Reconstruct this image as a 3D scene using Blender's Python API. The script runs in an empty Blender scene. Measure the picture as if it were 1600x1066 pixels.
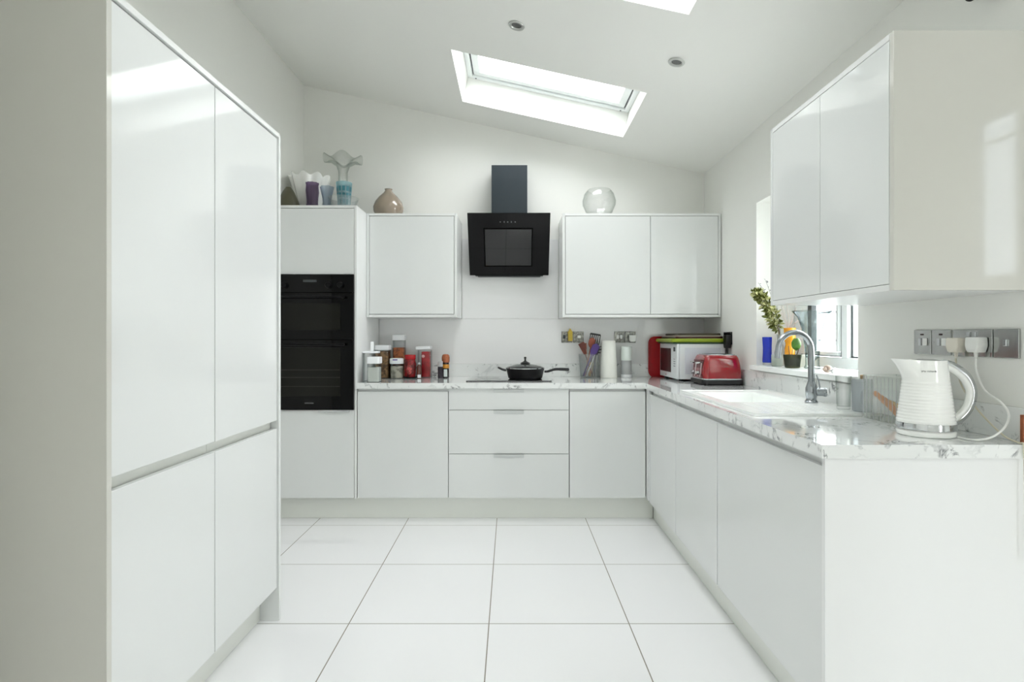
import bpy, bmesh, math, random
from mathutils import Vector, Matrix
sc = bpy.context.scene
C = sc.collection
PI = math.pi
R = math.radians
random.seed(7)

# ------------------------------------------------------------------ camera, world, exposure
F = 862.0                                   # focal length in pixels of the 1600 px wide frame
cam_d = bpy.data.cameras.new('camera')
cam_d.sensor_width = 36.0
cam_d.lens = F / 1600 * 36.0
cam_d.shift_x = -5 / 1600
cam_d.shift_y = -5 / 1600
cam_d.clip_start = 0.02
cam = bpy.data.objects.new('camera', cam_d)
C.objects.link(cam)
cam.location = (0, 0, 1.225)
cam.rotation_euler = (PI / 2, 0, 0)
sc.camera = cam

sc.view_settings.view_transform = 'Standard'
sc.view_settings.look = 'None'
sc.view_settings.gamma = 1
sc.view_settings.use_curve_mapping = False
sc.view_settings.exposure = 1.12

w = bpy.data.worlds.new('overcast_sky')
sc.world = w
w.use_nodes = True
bg = w.node_tree.nodes['Background']
bg.inputs[0].default_value = (0.97, 0.985, 1.0, 1)
bg.inputs[1].default_value = 6.0

sc.cycles.max_bounces = 14
sc.cycles.diffuse_bounces = 9
sc.cycles.glossy_bounces = 6
sc.cycles.transparent_max_bounces = 32
sc.cycles.transmission_bounces = 10
sc.cycles.sample_clamp_indirect = 6
sc.cycles.use_denoising = True
sc.cycles.caustics_reflective = False
sc.cycles.caustics_refractive = False

def portal(name, loc, rot, sx, sy):
    l = bpy.data.lights.new(name, 'AREA')
    l.shape = 'RECTANGLE'; l.size = sx; l.size_y = sy
    l.cycles.is_portal = True
    o = bpy.data.objects.new(name, l); C.objects.link(o)
    o.location = loc; o.rotation_euler = rot
    return o
TH = math.atan(0.2222)                      # roof pitch
portal('skylight_portal', (0.197 + 0.06, 3.575, 2.784 + 0.30), (0, TH, 0), 1.25, 0.8)
portal('skylight_portal.001', (0.197 + 0.06, 2.085, 2.784 + 0.30), (0, TH, 0), 1.25, 0.8)
portal('window_portal', (1.80, 2.86, 1.55), (0, PI / 2, 0), 1.0, 1.05)
portal('added_window_portal', (4.12, 1.0, 1.75), (0, PI / 2, 0), 1.1, 0.6)  # portal of the added window in the adjoining room
portal('skylight_portal.002', (0.197 + 0.06, -1.35, 2.784 + 0.30), (0, TH, 0), 1.25, 1.6)
portal('rear_portal', (2.745, -2.65, 1.15), (PI / 2, 0, 0), 0.65, 2.3)
portal('side_portal', (4.12, -1.53, 2.39), (0, PI / 2, 0), 1.3, 0.4)

# ------------------------------------------------------------------ materials
def lin(c):
    r = []
    for v in c[:3]:
        v = v / 255.0
        r.append(v / 12.92 if v <= 0.04045 else ((v + 0.055) / 1.055) ** 2.4)
    return (r[0], r[1], r[2], 1)
MATS = {}
def mat(name, col, rough=0.5, metal=0.0, coat=0.0, spec=0.5, sss=0, noise=0.0, nscale=8, bump=0.0, bscale=60, ior=1.5):
    if name in MATS: return MATS[name]
    m = bpy.data.materials.new(name); m.use_nodes = True
    nt = m.node_tree; b = nt.nodes['Principled BSDF']
    b.inputs['Base Color'].default_value = lin(col)
    b.inputs['Roughness'].default_value = rough
    b.inputs['Metallic'].default_value = metal
    b.inputs['Coat Weight'].default_value = coat
    b.inputs['Coat Roughness'].default_value = 0.03
    b.inputs['Specular IOR Level'].default_value = spec
    b.inputs['IOR'].default_value = ior
    tc = nt.nodes.new('ShaderNodeTexCoord')
    if noise > 0:
        n = nt.nodes.new('ShaderNodeTexNoise'); n.inputs['Scale'].default_value = nscale
        n.inputs['Detail'].default_value = 4
        nt.links.new(tc.outputs['Object'], n.inputs['Vector'])
        mx = nt.nodes.new('ShaderNodeMix'); mx.data_type = 'RGBA'; mx.blend_type = 'MULTIPLY'
        rp = nt.nodes.new('ShaderNodeValToRGB')
        rp.color_ramp.elements[0].position = 0.42 if noise >= 0.3 else 0.3; rp.color_ramp.elements[1].position = 0.58 if noise >= 0.3 else 0.7
        v = 1 - noise
        rp.color_ramp.elements[0].color = (v, v, v, 1); rp.color_ramp.elements[1].color = (1, 1, 1, 1)
        nt.links.new(n.outputs['Fac'], rp.inputs[0])
        mx.inputs['Factor'].default_value = 1
        mx.inputs['A'].default_value = lin(col)
        nt.links.new(rp.outputs[0], mx.inputs['B'])
        nt.links.new(mx.outputs['Result'], b.inputs['Base Color'])
    if bump > 0:
        n2 = nt.nodes.new('ShaderNodeTexNoise'); n2.inputs['Scale'].default_value = bscale
        nt.links.new(tc.outputs['Object'], n2.inputs['Vector'])
        bp = nt.nodes.new('ShaderNodeBump'); bp.inputs['Strength'].default_value = bump
        bp.inputs['Distance'].default_value = 0.002
        nt.links.new(n2.outputs['Fac'], bp.inputs['Height'])
        nt.links.new(bp.outputs[0], b.inputs['Normal'])
    MATS[name] = m
    return m

def glass(name, tint, edge, refl=1.0, rough=0.0, milk=0.0):
    """thin glass: clear face-on, tinted and reflecting towards its edges"""
    if name in MATS: return MATS[name]
    m = bpy.data.materials.new(name); m.use_nodes = True
    nt = m.node_tree; nt.nodes.clear()
    out = nt.nodes.new('ShaderNodeOutputMaterial')
    tr = nt.nodes.new('ShaderNodeBsdfTransparent'); gl = nt.nodes.new('ShaderNodeBsdfGlossy')
    gl.inputs['Roughness'].default_value = rough
    lw = nt.nodes.new('ShaderNodeLayerWeight'); lw.inputs[0].default_value = 0.35
    mc = nt.nodes.new('ShaderNodeMix'); mc.data_type = 'RGBA'
    mc.inputs['A'].default_value = lin(tint); mc.inputs['B'].default_value = lin(edge)
    nt.links.new(lw.outputs['Facing'], mc.inputs['Factor'])
    nt.links.new(mc.outputs['Result'], tr.inputs[0])
    l2 = nt.nodes.new('ShaderNodeLayerWeight'); l2.inputs[0].default_value = 0.5
    pw_ = nt.nodes.new('ShaderNodeMath'); pw_.operation = 'POWER'; pw_.inputs[1].default_value = 5
    nt.links.new(l2.outputs['Facing'], pw_.inputs[0])
    ml = nt.nodes.new('ShaderNodeMath'); ml.operation = 'MULTIPLY_ADD'; ml.inputs[1].default_value = 0.9 * refl; ml.inputs[2].default_value = 0.045 * refl
    nt.links.new(pw_.outputs[0], ml.inputs[0])
    mx = nt.nodes.new('ShaderNodeMixShader')
    nt.links.new(ml.outputs[0], mx.inputs[0]); nt.links.new(tr.outputs[0], mx.inputs[1]); nt.links.new(gl.outputs[0], mx.inputs[2])
    last = mx
    if milk > 0:
        df = nt.nodes.new('ShaderNodeBsdfTranslucent'); df.inputs[0].default_value = lin(tint)
        d2 = nt.nodes.new('ShaderNodeBsdfDiffuse'); d2.inputs[0].default_value = lin(tint)
        ad = nt.nodes.new('ShaderNodeMixShader'); ad.inputs[0].default_value = 0.5
        nt.links.new(df.outputs[0], ad.inputs[1]); nt.links.new(d2.outputs[0], ad.inputs[2])
        m2 = nt.nodes.new('ShaderNodeMixShader'); m2.inputs[0].default_value = milk
        nt.links.new(mx.outputs[0], m2.inputs[1]); nt.links.new(ad.outputs[0], m2.inputs[2])
        last = m2
    nt.links.new(last.outputs[0], out.inputs[0])
    MATS[name] = m
    return m

M_wall = mat('painted_wall', (230, 230, 226), 0.75, bump=0.05, bscale=90, noise=0.015, nscale=2)
M_ceil = mat('painted_ceiling', (230, 230, 226), 0.8, bump=0.04, bscale=90)
M_gloss = mat('gloss_white_door', (220, 222, 221), 0.06, coat=0.0)
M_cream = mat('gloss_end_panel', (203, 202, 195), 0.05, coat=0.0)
M_carc = mat('white_carcass', (226, 227, 226), 0.35)
M_plinth = mat('white_plinth', (224, 226, 220), 0.25, coat=0.3)
M_splash = mat('gloss_splash', (230, 230, 230), 0.06, coat=0.5)
M_upvc = mat('white_upvc', (236, 240, 240), 0.25)
M_sill = mat('white_sill', (238, 241, 240), 0.2)
M_gasket = mat('dark_gasket', (52, 60, 64), 0.5)
M_bglass = mat('black_glass', (5, 5, 5), 0.04, spec=0.2)
M_hobglass = mat('hob_glass', (6, 6, 7), 0.02, coat=1.0, ior=1.6)
M_black = mat('black_enamel', (6, 6, 7), 0.3, spec=0.2)
M_ovenwin = mat('oven_window', (22, 22, 17), 0.05, spec=0.2)
M_bplastic = mat('black_plastic', (16, 16, 17), 0.4)
M_flue = mat('slate_flue', (44, 52, 58), 0.35, metal=0.3)
M_chrome = mat('chrome', (205, 208, 210), 0.10, metal=1.0)
M_tapm = mat('brushed_tap', (165, 170, 174), 0.16, metal=1.0)
M_steel = mat('polished_steel_plate', (190, 192, 190), 0.14, metal=1.0, noise=0.1, nscale=30)
M_alu = mat('satin_handle', (202, 205, 205), 0.3, metal=0.6)
M_sink = mat('composite_sink', (240, 242, 240), 0.22, coat=0.3)
M_wplast = mat('white_plastic', (236, 237, 234), 0.3)
M_kettle = mat('kettle_white', (240, 241, 238), 0.16, coat=0.5)
M_red = mat('toaster_red', (142, 3, 18), 0.15, coat=0.8)
M_redtray = mat('red_tray', (158, 4, 18), 0.3)
M_mw = mat('microwave_white', (222, 226, 228), 0.3)
M_mwwin = mat('microwave_window', (48, 14, 16), 0.3, spec=0.3)
M_glass = glass('clear_glass', (254, 254, 254), (214, 220, 216))
M_pane = glass('window_glass', (254, 254, 254), (238, 242, 241))
M_plast = glass('clear_plastic', (250, 251, 251), (226, 230, 230), 0.8, 0.1, milk=0.10)
M_jarplast = glass('jar_plastic', (250, 252, 252), (205, 212, 214), 0.7, 0.05)
M_milk = mat('milk_glass', (242, 242, 238), 0.15, coat=0.5)

def marble():
    m = bpy.data.materials.new('marble_laminate'); m.use_nodes = True
    nt = m.node_tree; b = nt.nodes['Principled BSDF']
    b.inputs['Roughness'].default_value = 0.06; b.inputs['Coat Weight'].default_value = 0.6
    tc = nt.nodes.new('ShaderNodeTexCoord')
    def veins(scale, dist, width, mlo, mhi, seed):
        mp = nt.nodes.new('ShaderNodeMapping'); mp.inputs['Location'].default_value = (seed, seed * 2, seed * 3)
        nt.links.new(tc.outputs['Object'], mp.inputs[0])
        n = nt.nodes.new('ShaderNodeTexNoise'); n.inputs['Scale'].default_value = scale
        n.inputs['Detail'].default_value = 9; n.inputs['Roughness'].default_value = 0.62; n.inputs['Distortion'].default_value = dist
        nt.links.new(mp.outputs[0], n.inputs['Vector'])
        s = nt.nodes.new('ShaderNodeMath'); s.operation = 'SUBTRACT'; s.inputs[1].default_value = 0.5
        a = nt.nodes.new('ShaderNodeMath'); a.operation = 'ABSOLUTE'
        nt.links.new(n.outputs['Fac'], s.inputs[0]); nt.links.new(s.outputs[0], a.inputs[0])
        r = nt.nodes.new('ShaderNodeMapRange'); r.inputs['From Min'].default_value = 0; r.inputs['From Max'].default_value = width
        r.inputs['To Min'].default_value = 1; r.inputs['To Max'].default_value = 0; r.interpolation_type = 'SMOOTHSTEP'
        nt.links.new(a.outputs[0], r.inputs['Value'])
        k = nt.nodes.new('ShaderNodeTexNoise'); k.inputs['Scale'].default_value = scale * 1.6; k.inputs['Detail'].default_value = 3
        nt.links.new(mp.outputs[0], k.inputs['Vector'])
        kr = nt.nodes.new('ShaderNodeMapRange'); kr.inputs['From Min'].default_value = mlo; kr.inputs['From Max'].default_value = mhi
        nt.links.new(k.outputs['Fac'], kr.inputs['Value'])
        mu = nt.nodes.new('ShaderNodeMath'); mu.operation = 'MULTIPLY'
        nt.links.new(r.outputs[0], mu.inputs[0]); nt.links.new(kr.outputs[0], mu.inputs[1])
        return mu.outputs[0]
    v1 = veins(3.0, 1.2, 0.022, 0.48, 0.66, 1.3)
    v2 = veins(9, 0.9, 0.035, 0.54, 0.64, 4.1)
    c1 = nt.nodes.new('ShaderNodeMix'); c1.data_type = 'RGBA'
    c1.inputs['A'].default_value = lin((228, 230, 229)); c1.inputs['B'].default_value = lin((176, 181, 182))
    nt.links.new(v1, c1.inputs['Factor'])
    c2 = nt.nodes.new('ShaderNodeMix'); c2.data_type = 'RGBA'; c2.inputs['B'].default_value = lin((128, 130, 132))
    nt.links.new(c1.outputs['Result'], c2.inputs['A']); nt.links.new(v2, c2.inputs['Factor'])
    nt.links.new(c2.outputs['Result'], b.inputs['Base Color'])
    return m
M_marble = marble()

def tiles():
    m = bpy.data.materials.new('polished_floor_tiles'); m.use_nodes = True
    nt = m.node_tree; b = nt.nodes['Principled BSDF']
    geo = nt.nodes.new('ShaderNodeNewGeometry')
    sp = nt.nodes.new('ShaderNodeSeparateXYZ'); nt.links.new(geo.outputs['Position'], sp.inputs[0])
    def mth(op, a, bv=None):
        n = nt.nodes.new('ShaderNodeMath'); n.operation = op
        for i, v in enumerate((a, bv)):
            if v is None: continue
            if isinstance(v, (int, float)): n.inputs[i].default_value = v
            else: nt.links.new(v, n.inputs[i])
        return n.outputs[0]
    skew = mth('MULTIPLY', mth('SUBTRACT', sp.outputs[1], 2.3), -0.008)
    def line(s, off, step, wd):
        t = mth('DIVIDE', mth('SUBTRACT', s, off), step)
        f = mth('ABSOLUTE', mth('SUBTRACT', mth('FRACT', mth('ADD', t, 100.5)), 0.5))
        return mth('LESS_THAN', f, wd / step)
    lx = line(mth('SUBTRACT', sp.outputs[0], skew), -0.112, 0.6, 0.0024)
    ly = line(sp.outputs[1], 2.983, 0.62, 0.0024)
    g = mth('MAXIMUM', lx, ly)
    mx = nt.nodes.new('ShaderNodeMix'); mx.data_type = 'RGBA'
    n = nt.nodes.new('ShaderNodeTexNoise'); n.inputs['Scale'].default_value = 1.2
    rp = nt.nodes.new('ShaderNodeValToRGB')
    rp.color_ramp.elements[0].color = lin((238, 238, 239)); rp.color_ramp.elements[1].color = lin((241, 241, 242))
    nt.links.new(geo.outputs['Position'], n.inputs['Vector']); nt.links.new(n.outputs['Fac'], rp.inputs[0])
    nt.links.new(rp.outputs[0], mx.inputs['A']); mx.inputs['B'].default_value = lin((138, 134, 124))
    nt.links.new(g, mx.inputs['Factor']); nt.links.new(mx.outputs['Result'], b.inputs['Base Color'])
    rr = nt.nodes.new('ShaderNodeMapRange'); nt.links.new(g, rr.inputs['Value'])
    rr.inputs['To Min'].default_value = 0.09; rr.inputs['To Max'].default_value = 0.7
    nt.links.new(rr.outputs[0], b.inputs['Roughness'])
    return m
M_tile = tiles()
M_out = mat('pale_paving', (190, 192, 188), 0.8, noise=0.1, nscale=3)

# ------------------------------------------------------------------ mesh helpers
class MB:
    def __init__(s): s.bm = bmesh.new()
    def _xf(s, vs, mx):
        if mx is not None: bmesh.ops.transform(s.bm, matrix=mx, verts=vs)
    def box(s, x0, x1, y0, y1, z0, z1, bev=0.0, seg=2, mx=None):
        t = bmesh.new()
        bmesh.ops.create_cube(t, size=1)
        bmesh.ops.scale(t, vec=(abs(x1 - x0), abs(y1 - y0), abs(z1 - z0)), verts=t.verts)
        bmesh.ops.translate(t, vec=((x0 + x1) / 2, (y0 + y1) / 2, (z0 + z1) / 2), verts=t.verts)
        if bev > 0:
            bmesh.ops.bevel(t, geom=list(t.edges), offset=bev, segments=seg, profile=0.5, affect='EDGES')
        s.flag(t)
        if mx is not None: bmesh.ops.transform(t, matrix=mx, verts=t.verts)
        s.merge(t, False); return s
    @staticmethod
    def flag(t):
        # flat faces keep their true normals, only the rounded edges are shaded smooth
        t.normal_update()
        for f in t.faces: f.smooth = max(abs(f.normal.x), abs(f.normal.y), abs(f.normal.z)) < 0.9995
    def merge(s, t, smooth=True):
        if smooth:
            for f in t.faces: f.smooth = True
        me = bpy.data.meshes.new('tmp'); t.to_mesh(me); t.free()
        s.bm.from_mesh(me); bpy.data.meshes.remove(me)
    def lathe(s, prof, n=40, c=(0, 0, 0), wav=None, mx=None, ell=(1, 1)):
        """prof: list of (r, z). wav(angle, k, r, z) -> (r, z)"""
        t = bmesh.new(); rings = []
        for k, (r, z) in enumerate(prof):
            if r < 1e-6:
                rings.append([t.verts.new((c[0], c[1], c[2] + z))]); continue
            ring = []
            for i in range(n):
                a = 2 * PI * i / n
                rr, zz = (r, z) if wav is None else wav(a, k, r, z)
                ring.append(t.verts.new((c[0] + rr * math.cos(a) * ell[0], c[1] + rr * math.sin(a) * ell[1], c[2] + zz)))
            rings.append(ring)
        for a, b in zip(rings, rings[1:]):
            if len(a) == 1 and len(b) == 1: continue
            for i in range(n):
                j = (i + 1) % n
                if len(a) == 1: t.faces.new((a[0], b[j], b[i]))
                elif len(b) == 1: t.faces.new((a[i], a[j], b[0]))
                else: t.faces.new((a[i], a[j], b[j], b[i]))
        bmesh.ops.recalc_face_normals(t, faces=t.faces)
        if mx is not None: bmesh.ops.transform(t, matrix=mx, verts=t.verts)
        s.merge(t); return s
    def tube(s, pts, rad, n=12, cap=True, mx=None, flat=1.0):
        t = bmesh.new(); pts = [Vector(p) for p in pts]
        rads = rad if isinstance(rad, (list, tuple)) else [rad] * len(pts)
        rings = []; up = Vector((0, 0, 1)); prev = None
        for i, p in enumerate(pts):
            d = (pts[min(i + 1, len(pts) - 1)] - pts[max(i - 1, 0)]).normalized()
            if prev is None:
                a = d.cross(up)
                if a.length < 0.05: a = d.cross(Vector((1, 0, 0)))
            else: a = prev - d * prev.dot(d)
            a.normalize(); prev = a; b = d.cross(a)
            rings.append([t.verts.new(p + (a * math.cos(2 * PI * k / n) + b * math.sin(2 * PI * k / n) * flat) * rads[i]) for k in range(n)])
        for a, b in zip(rings, rings[1:]):
            for i in range(n):
                j = (i + 1) % n; t.faces.new((a[i], a[j], b[j], b[i]))
        if cap:
            t.faces.new(rings[0][::-1]); t.faces.new(rings[-1])
        bmesh.ops.recalc_face_normals(t, faces=t.faces)
        if mx is not None: bmesh.ops.transform(t, matrix=mx, verts=t.verts)
        s.merge(t); return s
    def prism(s, poly, axis, a0, a1, bev=0.0, mx=None):
        """poly in the two axes other than axis (in xyz order), extruded a0..a1"""
        t = bmesh.new()
        def P(p, a):
            return {'x': (a, p[0], p[1]), 'y': (p[0], a, p[1]), 'z': (p[0], p[1], a)}[axis]
        v0 = [t.verts.new(P(p, a0)) for p in poly]; v1 = [t.verts.new(P(p, a1)) for p in poly]
        n = len(poly)
        t.faces.new(v0); t.faces.new(v1[::-1])
        for i in range(n): t.faces.new((v0[i], v1[i], v1[(i + 1) % n], v0[(i + 1) % n]))
        bmesh.ops.recalc_face_normals(t, faces=t.faces)
        if bev > 0: bmesh.ops.bevel(t, geom=list(t.edges), offset=bev, segments=2, profile=0.5, affect='EDGES')
        s.flag(t)
        if mx is not None: bmesh.ops.transform(t, matrix=mx, verts=t.verts)
        s.merge(t, False); return s
    def ball(s, c, r, sc3=(1, 1, 1), n=16):
        t = bmesh.new()
        bmesh.ops.create_uvsphere(t, u_segments=n, v_segments=max(6, n // 2), radius=r)
        bmesh.ops.scale(t, vec=sc3, verts=t.verts); bmesh.ops.translate(t, vec=c, verts=t.verts)
        s.merge(t); return s
    def build(s, name, m, parent=None, smooth=True, loc=None, rot=None):
        me = bpy.data.meshes.new(name)
        s.bm.to_mesh(me); s.bm.free()
        me.materials.append(m)
        if smooth:
            fl = [False] * len(me.polygons); me.polygons.foreach_get('use_smooth', fl)
            me.set_sharp_from_angle(angle=R(35))
            me.polygons.foreach_set('use_smooth', fl)
        o = bpy.data.objects.new(name, me); C.objects.link(o)
        if parent is not None: o.parent = parent
        if loc: o.location = loc
        if rot: o.rotation_euler = rot
        return o

def tag(o, label, cat, group=None, kind=None):
    o['label'] = label; o['category'] = cat
    if group: o['group'] = group
    if kind: o['kind'] = kind
    return o
def thing(name, label, cat, loc=(0, 0, 0), rz=0.0, group=None):
    o = bpy.data.objects.new(name, None); C.objects.link(o)
    o.empty_display_size = 0.05
    o.location = loc; o.rotation_euler = (0, 0, rz)
    return tag(o, label, cat, group)
def struct(o, label, cat):
    return tag(o, label, cat, kind='structure')
def bez(pts, n=10):
    """Catmull-Rom through the points"""
    P = [Vector(p) for p in pts]; P = [P[0]] + P + [P[-1]]; out = []
    for i in range(1, len(P) - 2):
        for k in range(n):
            t = k / n
            out.append(0.5 * ((2 * P[i]) + (-P[i - 1] + P[i + 1]) * t + (2 * P[i - 1] - 5 * P[i] + 4 * P[i + 1] - P[i + 2]) * t * t + (-P[i - 1] + 3 * P[i] - 3 * P[i + 1] + P[i + 2]) * t ** 3))
    out.append(P[-2]); return out
def rrect(x0, x1, y0, y1, r, n=6):
    pts = []
    for cx, cy, a0 in ((x1 - r, y1 - r, 0), (x0 + r, y1 - r, 90), (x0 + r, y0 + r, 180), (x1 - r, y0 + r, 270)):
        for k in range(n + 1):
            a = R(a0 + 90 * k / n); pts.append((cx + r * math.cos(a), cy + r * math.sin(a)))
    return pts
def ring_frame(mb, x0, x1, y0, y1, wd, z0, z1, bev=0.002, mx=None):
    mb.box(x0, x1, y0, y0 + wd, z0, z1, bev, mx=mx); mb.box(x0, x1, y1 - wd, y1, z0, z1, bev, mx=mx)
    mb.box(x0, x0 + wd, y0 + wd, y1 - wd, z0, z1, bev, mx=mx); mb.box(x1 - wd, x1, y0 + wd, y1 - wd, z0, z1, bev, mx=mx)

# ------------------------------------------------------------------ room shell
XL, XR, YB = -1.642, 1.468, 4.29
struct(MB().box(XL - 0.2, 4.3, -2.7, YB + 0.2, -0.12, 0).build('floor', M_tile), 'polished white square floor tiles with thin grey grout', 'floor')
struct(MB().box(XL - 0.2, XR + 0.27, YB, YB + 0.2, 0, 3.6).build('wall_back', M_wall), 'white painted wall behind the hob and hood', 'wall')
struct(MB().box(XL, -1.0, -2.5, 0.9, 0, 2.9).build('shade_wall', M_wall), 'unseen wall block added behind the camera to shade the left end panel', 'wall')  # unseen block, added to keep light off the left end panel
struct(MB().box(XL - 0.2, XL, -2.7, YB, 0, 3.9).build('wall_left', M_wall), 'white painted wall above the tall cupboards', 'wall')
WY0, WY1, WZ0, WZ1 = 2.363, 3.358, 1.03, 2.045
WX1 = XR + 0.30
mb = MB()
mb.box(XR, WX1, 1.55, WY0, 0, 2.62); mb.box(XR, WX1, WY1, YB, 0, 2.62)
mb.box(XR, WX1, WY0, WY1, 0, WZ0); mb.box(XR, WX1, WY0, WY1, WZ1, 2.62)
struct(mb.build('wall_right', M_wall), 'white painted wall around the sink window', 'wall')
mb = MB()
mb.box(WX1, 4.3, 1.55, 1.7, 0, 3.5)
mb.box(XR, WX1, -2.5, 1.55, 2.5, 3.5)
struct(mb.build('wall_annex', M_wall), 'white wall of the adjoining room', 'wall')
# wall behind the camera
mb = MB()
mb.box(XL, 2.42, -2.7, -2.5, 0, 3.9); mb.box(3.07, 4.3, -2.7, -2.5, 0, 3.9); mb.box(2.42, 3.07, -2.7, -2.5, 2.3, 3.9)
struct(mb.build('wall_rear', M_wall), 'white wall behind the camera with an opening added for light', 'wall')
mb = MB()
for (y0_, y1_, z0_, z1_) in ((-2.5, -1.65, 0, 3.5), (-1.27, 0.7, 0, 3.5), (1.3, 1.55, 0, 3.5), (0.7, 1.3, 2.3, 3.5), (0.7, 1.3, 0, 1.2), (-1.65, -1.27, 0, 1.72), (-1.65, -1.27, 3.08, 3.5)):
    mb.box(4.0, 4.06, y0_, y1_, z0_, z1_)
struct(mb.build('wall_side', M_wall), 'far side wall of the adjoining room', 'wall')
struct(MB().box(1.62, WX1, -2.5, -0.45, 0, 2.499).build('shade_partition', M_wall), 'unseen partition added behind the camera to block the rear light', 'wall')  # unseen, added to keep the rear light off the left side
struct(MB().box(XR, 4.3, -2.7, 1.7, 3.4, 3.5).build('ceiling_annex', M_ceil), 'flat ceiling of the adjoining room', 'ceiling')
MC = Matrix.Translation((0, 0, 2.825)) @ Matrix.Rotation(TH, 4, 'Y')        # ceiling frame: x down the slope, z outwards
co = math.cos(TH)
SK = [(-0.375 / co, 0.768 / co, 3.22, 3.93), (-0.375 / co, 0.768 / co, 1.73, 2.44), (-0.375 / co, 0.768 / co, -2.1, -0.6)]  # third opening is out of view, added to brighten floor and fronts
mb = MB()
ux0, ux1 = -1.9, 1.82
yy = [-2.7, -2.1, -0.6, 1.73, 2.44, 3.22, 3.93, 4.5]
for i in range(7):
    if i % 2 == 0: mb.box(ux0, ux1, yy[i], yy[i + 1], 0, 0.3, mx=MC)
    else:
        mb.box(ux0, SK[0][0], yy[i], yy[i + 1], 0, 0.3, mx=MC); mb.box(SK[0][1], ux1, yy[i], yy[i + 1], 0, 0.3, mx=MC)
bmesh.ops.remove_doubles(mb.bm, verts=mb.bm.verts, dist=1e-5)
struct(mb.build('ceiling', M_ceil, smooth=False), 'sloping white ceiling with skylight openings', 'ceiling')
def skylight(n, u0, u1, y0, y1):
    r = bpy.data.objects.new('window_%d' % n, None); C.objects.link(r)
    r.matrix_world = MC
    struct(r, 'white framed roof window set in the sloping ceiling' + (' above the hob' if n == 1 else ' nearer the camera' if n == 2 else ' behind the camera, added for its light'), 'skylight')
    f = MB(); ring_frame(f, u0, u1, y0, y1, 0.035, 0.175, 0.26, 0.003); f.build('window_frame', M_upvc, r)
    f = MB(); ring_frame(f, u0 + 0.037, u1 - 0.037, y0 + 0.037, y1 - 0.037, 0.006, 0.19, 0.22, 0.0); f.build('gasket', M_gasket, r)
    f = MB(); ring_frame(f, u0 + 0.043, u1 - 0.043, y0 + 0.043, y1 - 0.043, 0.05, 0.185, 0.25, 0.004)
    sash = f.build('sash', M_upvc, r)
    MB().box(u0 + 0.09, u1 - 0.09, y0 + 0.09, y1 - 0.09, 0.225, 0.231).build('pane', M_pane, sash)
    b = MB().box(u0 + 0.16, u1 - 0.10, y0 + 0.10, y0 + 0.125, 0.188, 0.205, 0.003); b.build('vent_bar', M_upvc, r)
    v = MB()
    for k in range(7): v.box(u0 + 0.0355, u0 + 0.038, y0 + 0.10 + k * 0.03, y0 + 0.118 + k * 0.03, 0.178, 0.20)
    v.build('vent_grille', M_gasket, r)
    for uu in (u0 + 0.06, u1 - 0.06):
        MB().lathe([(0, -0.003), (0.005, -0.003), (0.006, 0), (0, 0)], 12, (uu, y1 - 0.016, 0.175)).build('screw_cap', M_gasket, r)
for i, (a, b, c, d) in enumerate(SK): skylight(i + 1, a, b, c, d)

# kitchen window over the sink
win = bpy.data.objects.new('window_4', None); C.objects.link(win); struct(win, 'white framed casement window over the sink', 'window')
gx = 1.70
f = MB()
mY = Matrix(((0, 0, 1, 0), (1, 0, 0, 0), (0, 1, 0, 0), (0, 0, 0, 1)))       # local x->Y, y->Z, z->X
ring_frame(f, WY0 + 0.001, WY1 - 0.001, 1.061, WZ1 - 0.001, 0.06, gx, gx + 0.07, 0.003, mx=mY)
f.box(gx, gx + 0.07, 2.826, 2.876, 1.121, WZ1 - 0.061, 0.003)
f.build('window_frame', M_upvc, win)
f = MB(); ring_frame(f, 2.879, 3.295, 1.124, WZ1 - 0.064, 0.008, gx + 0.005, gx + 0.03, 0, mx=mY)
f.box(gx - 0.008, gx + 0.02, 3.150, 3.19, 1.124, WZ1 - 0.07); f.build('gasket', M_gasket, win)
f = MB(); f.box(gx - 0.012, gx + 0.05, 3.192, 3.286, 1.130, WZ1 - 0.07, 0.004); f.box(gx - 0.012, gx + 0.05, 2.889, 3.148, 1.130, 1.150, 0.004)
f.box(gx - 0.012, gx + 0.05, 2.885, 2.905, 1.151, WZ1 - 0.07, 0.004)
f.build('sash', M_upvc, win)
MB().box(gx + 0.03, gx + 0.036, 2.906, 3.191, 1.150, WZ1 - 0.064).build('pane', M_pane, win)
MB().box(gx + 0.03, gx + 0.036, WY0 + 0.062, 2.825, 1.121, WZ1 - 0.062).build('pane', M_pane, win)
f = MB(); ring_frame(f, WY0 + 0.062, 2.825, 1.122, WZ1 - 0.062, 0.008, gx + 0.021, gx + 0.028, 0, mx=mY); f.build('gasket', M_gasket, win)
f = MB()
for z in (1.211, 1.366, 1.75): f.box(gx + 0.026, gx + 0.0295, 2.907, 3.148, z - 0.003, z + 0.003)
f.box(gx + 0.026, gx + 0.0295, 2.965, 2.971, 1.152, WZ1 - 0.08)
f.build('glazing_bar', mat('lead_strip', (150, 160, 164), 0.4), win)
struct(MB().box(1.425, gx - 0.001, 2.365, 3.356, 1.031, 1.06, 0.004).build('trim_1', M_sill), 'white window sill board carrying vases', 'window sill')
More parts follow.
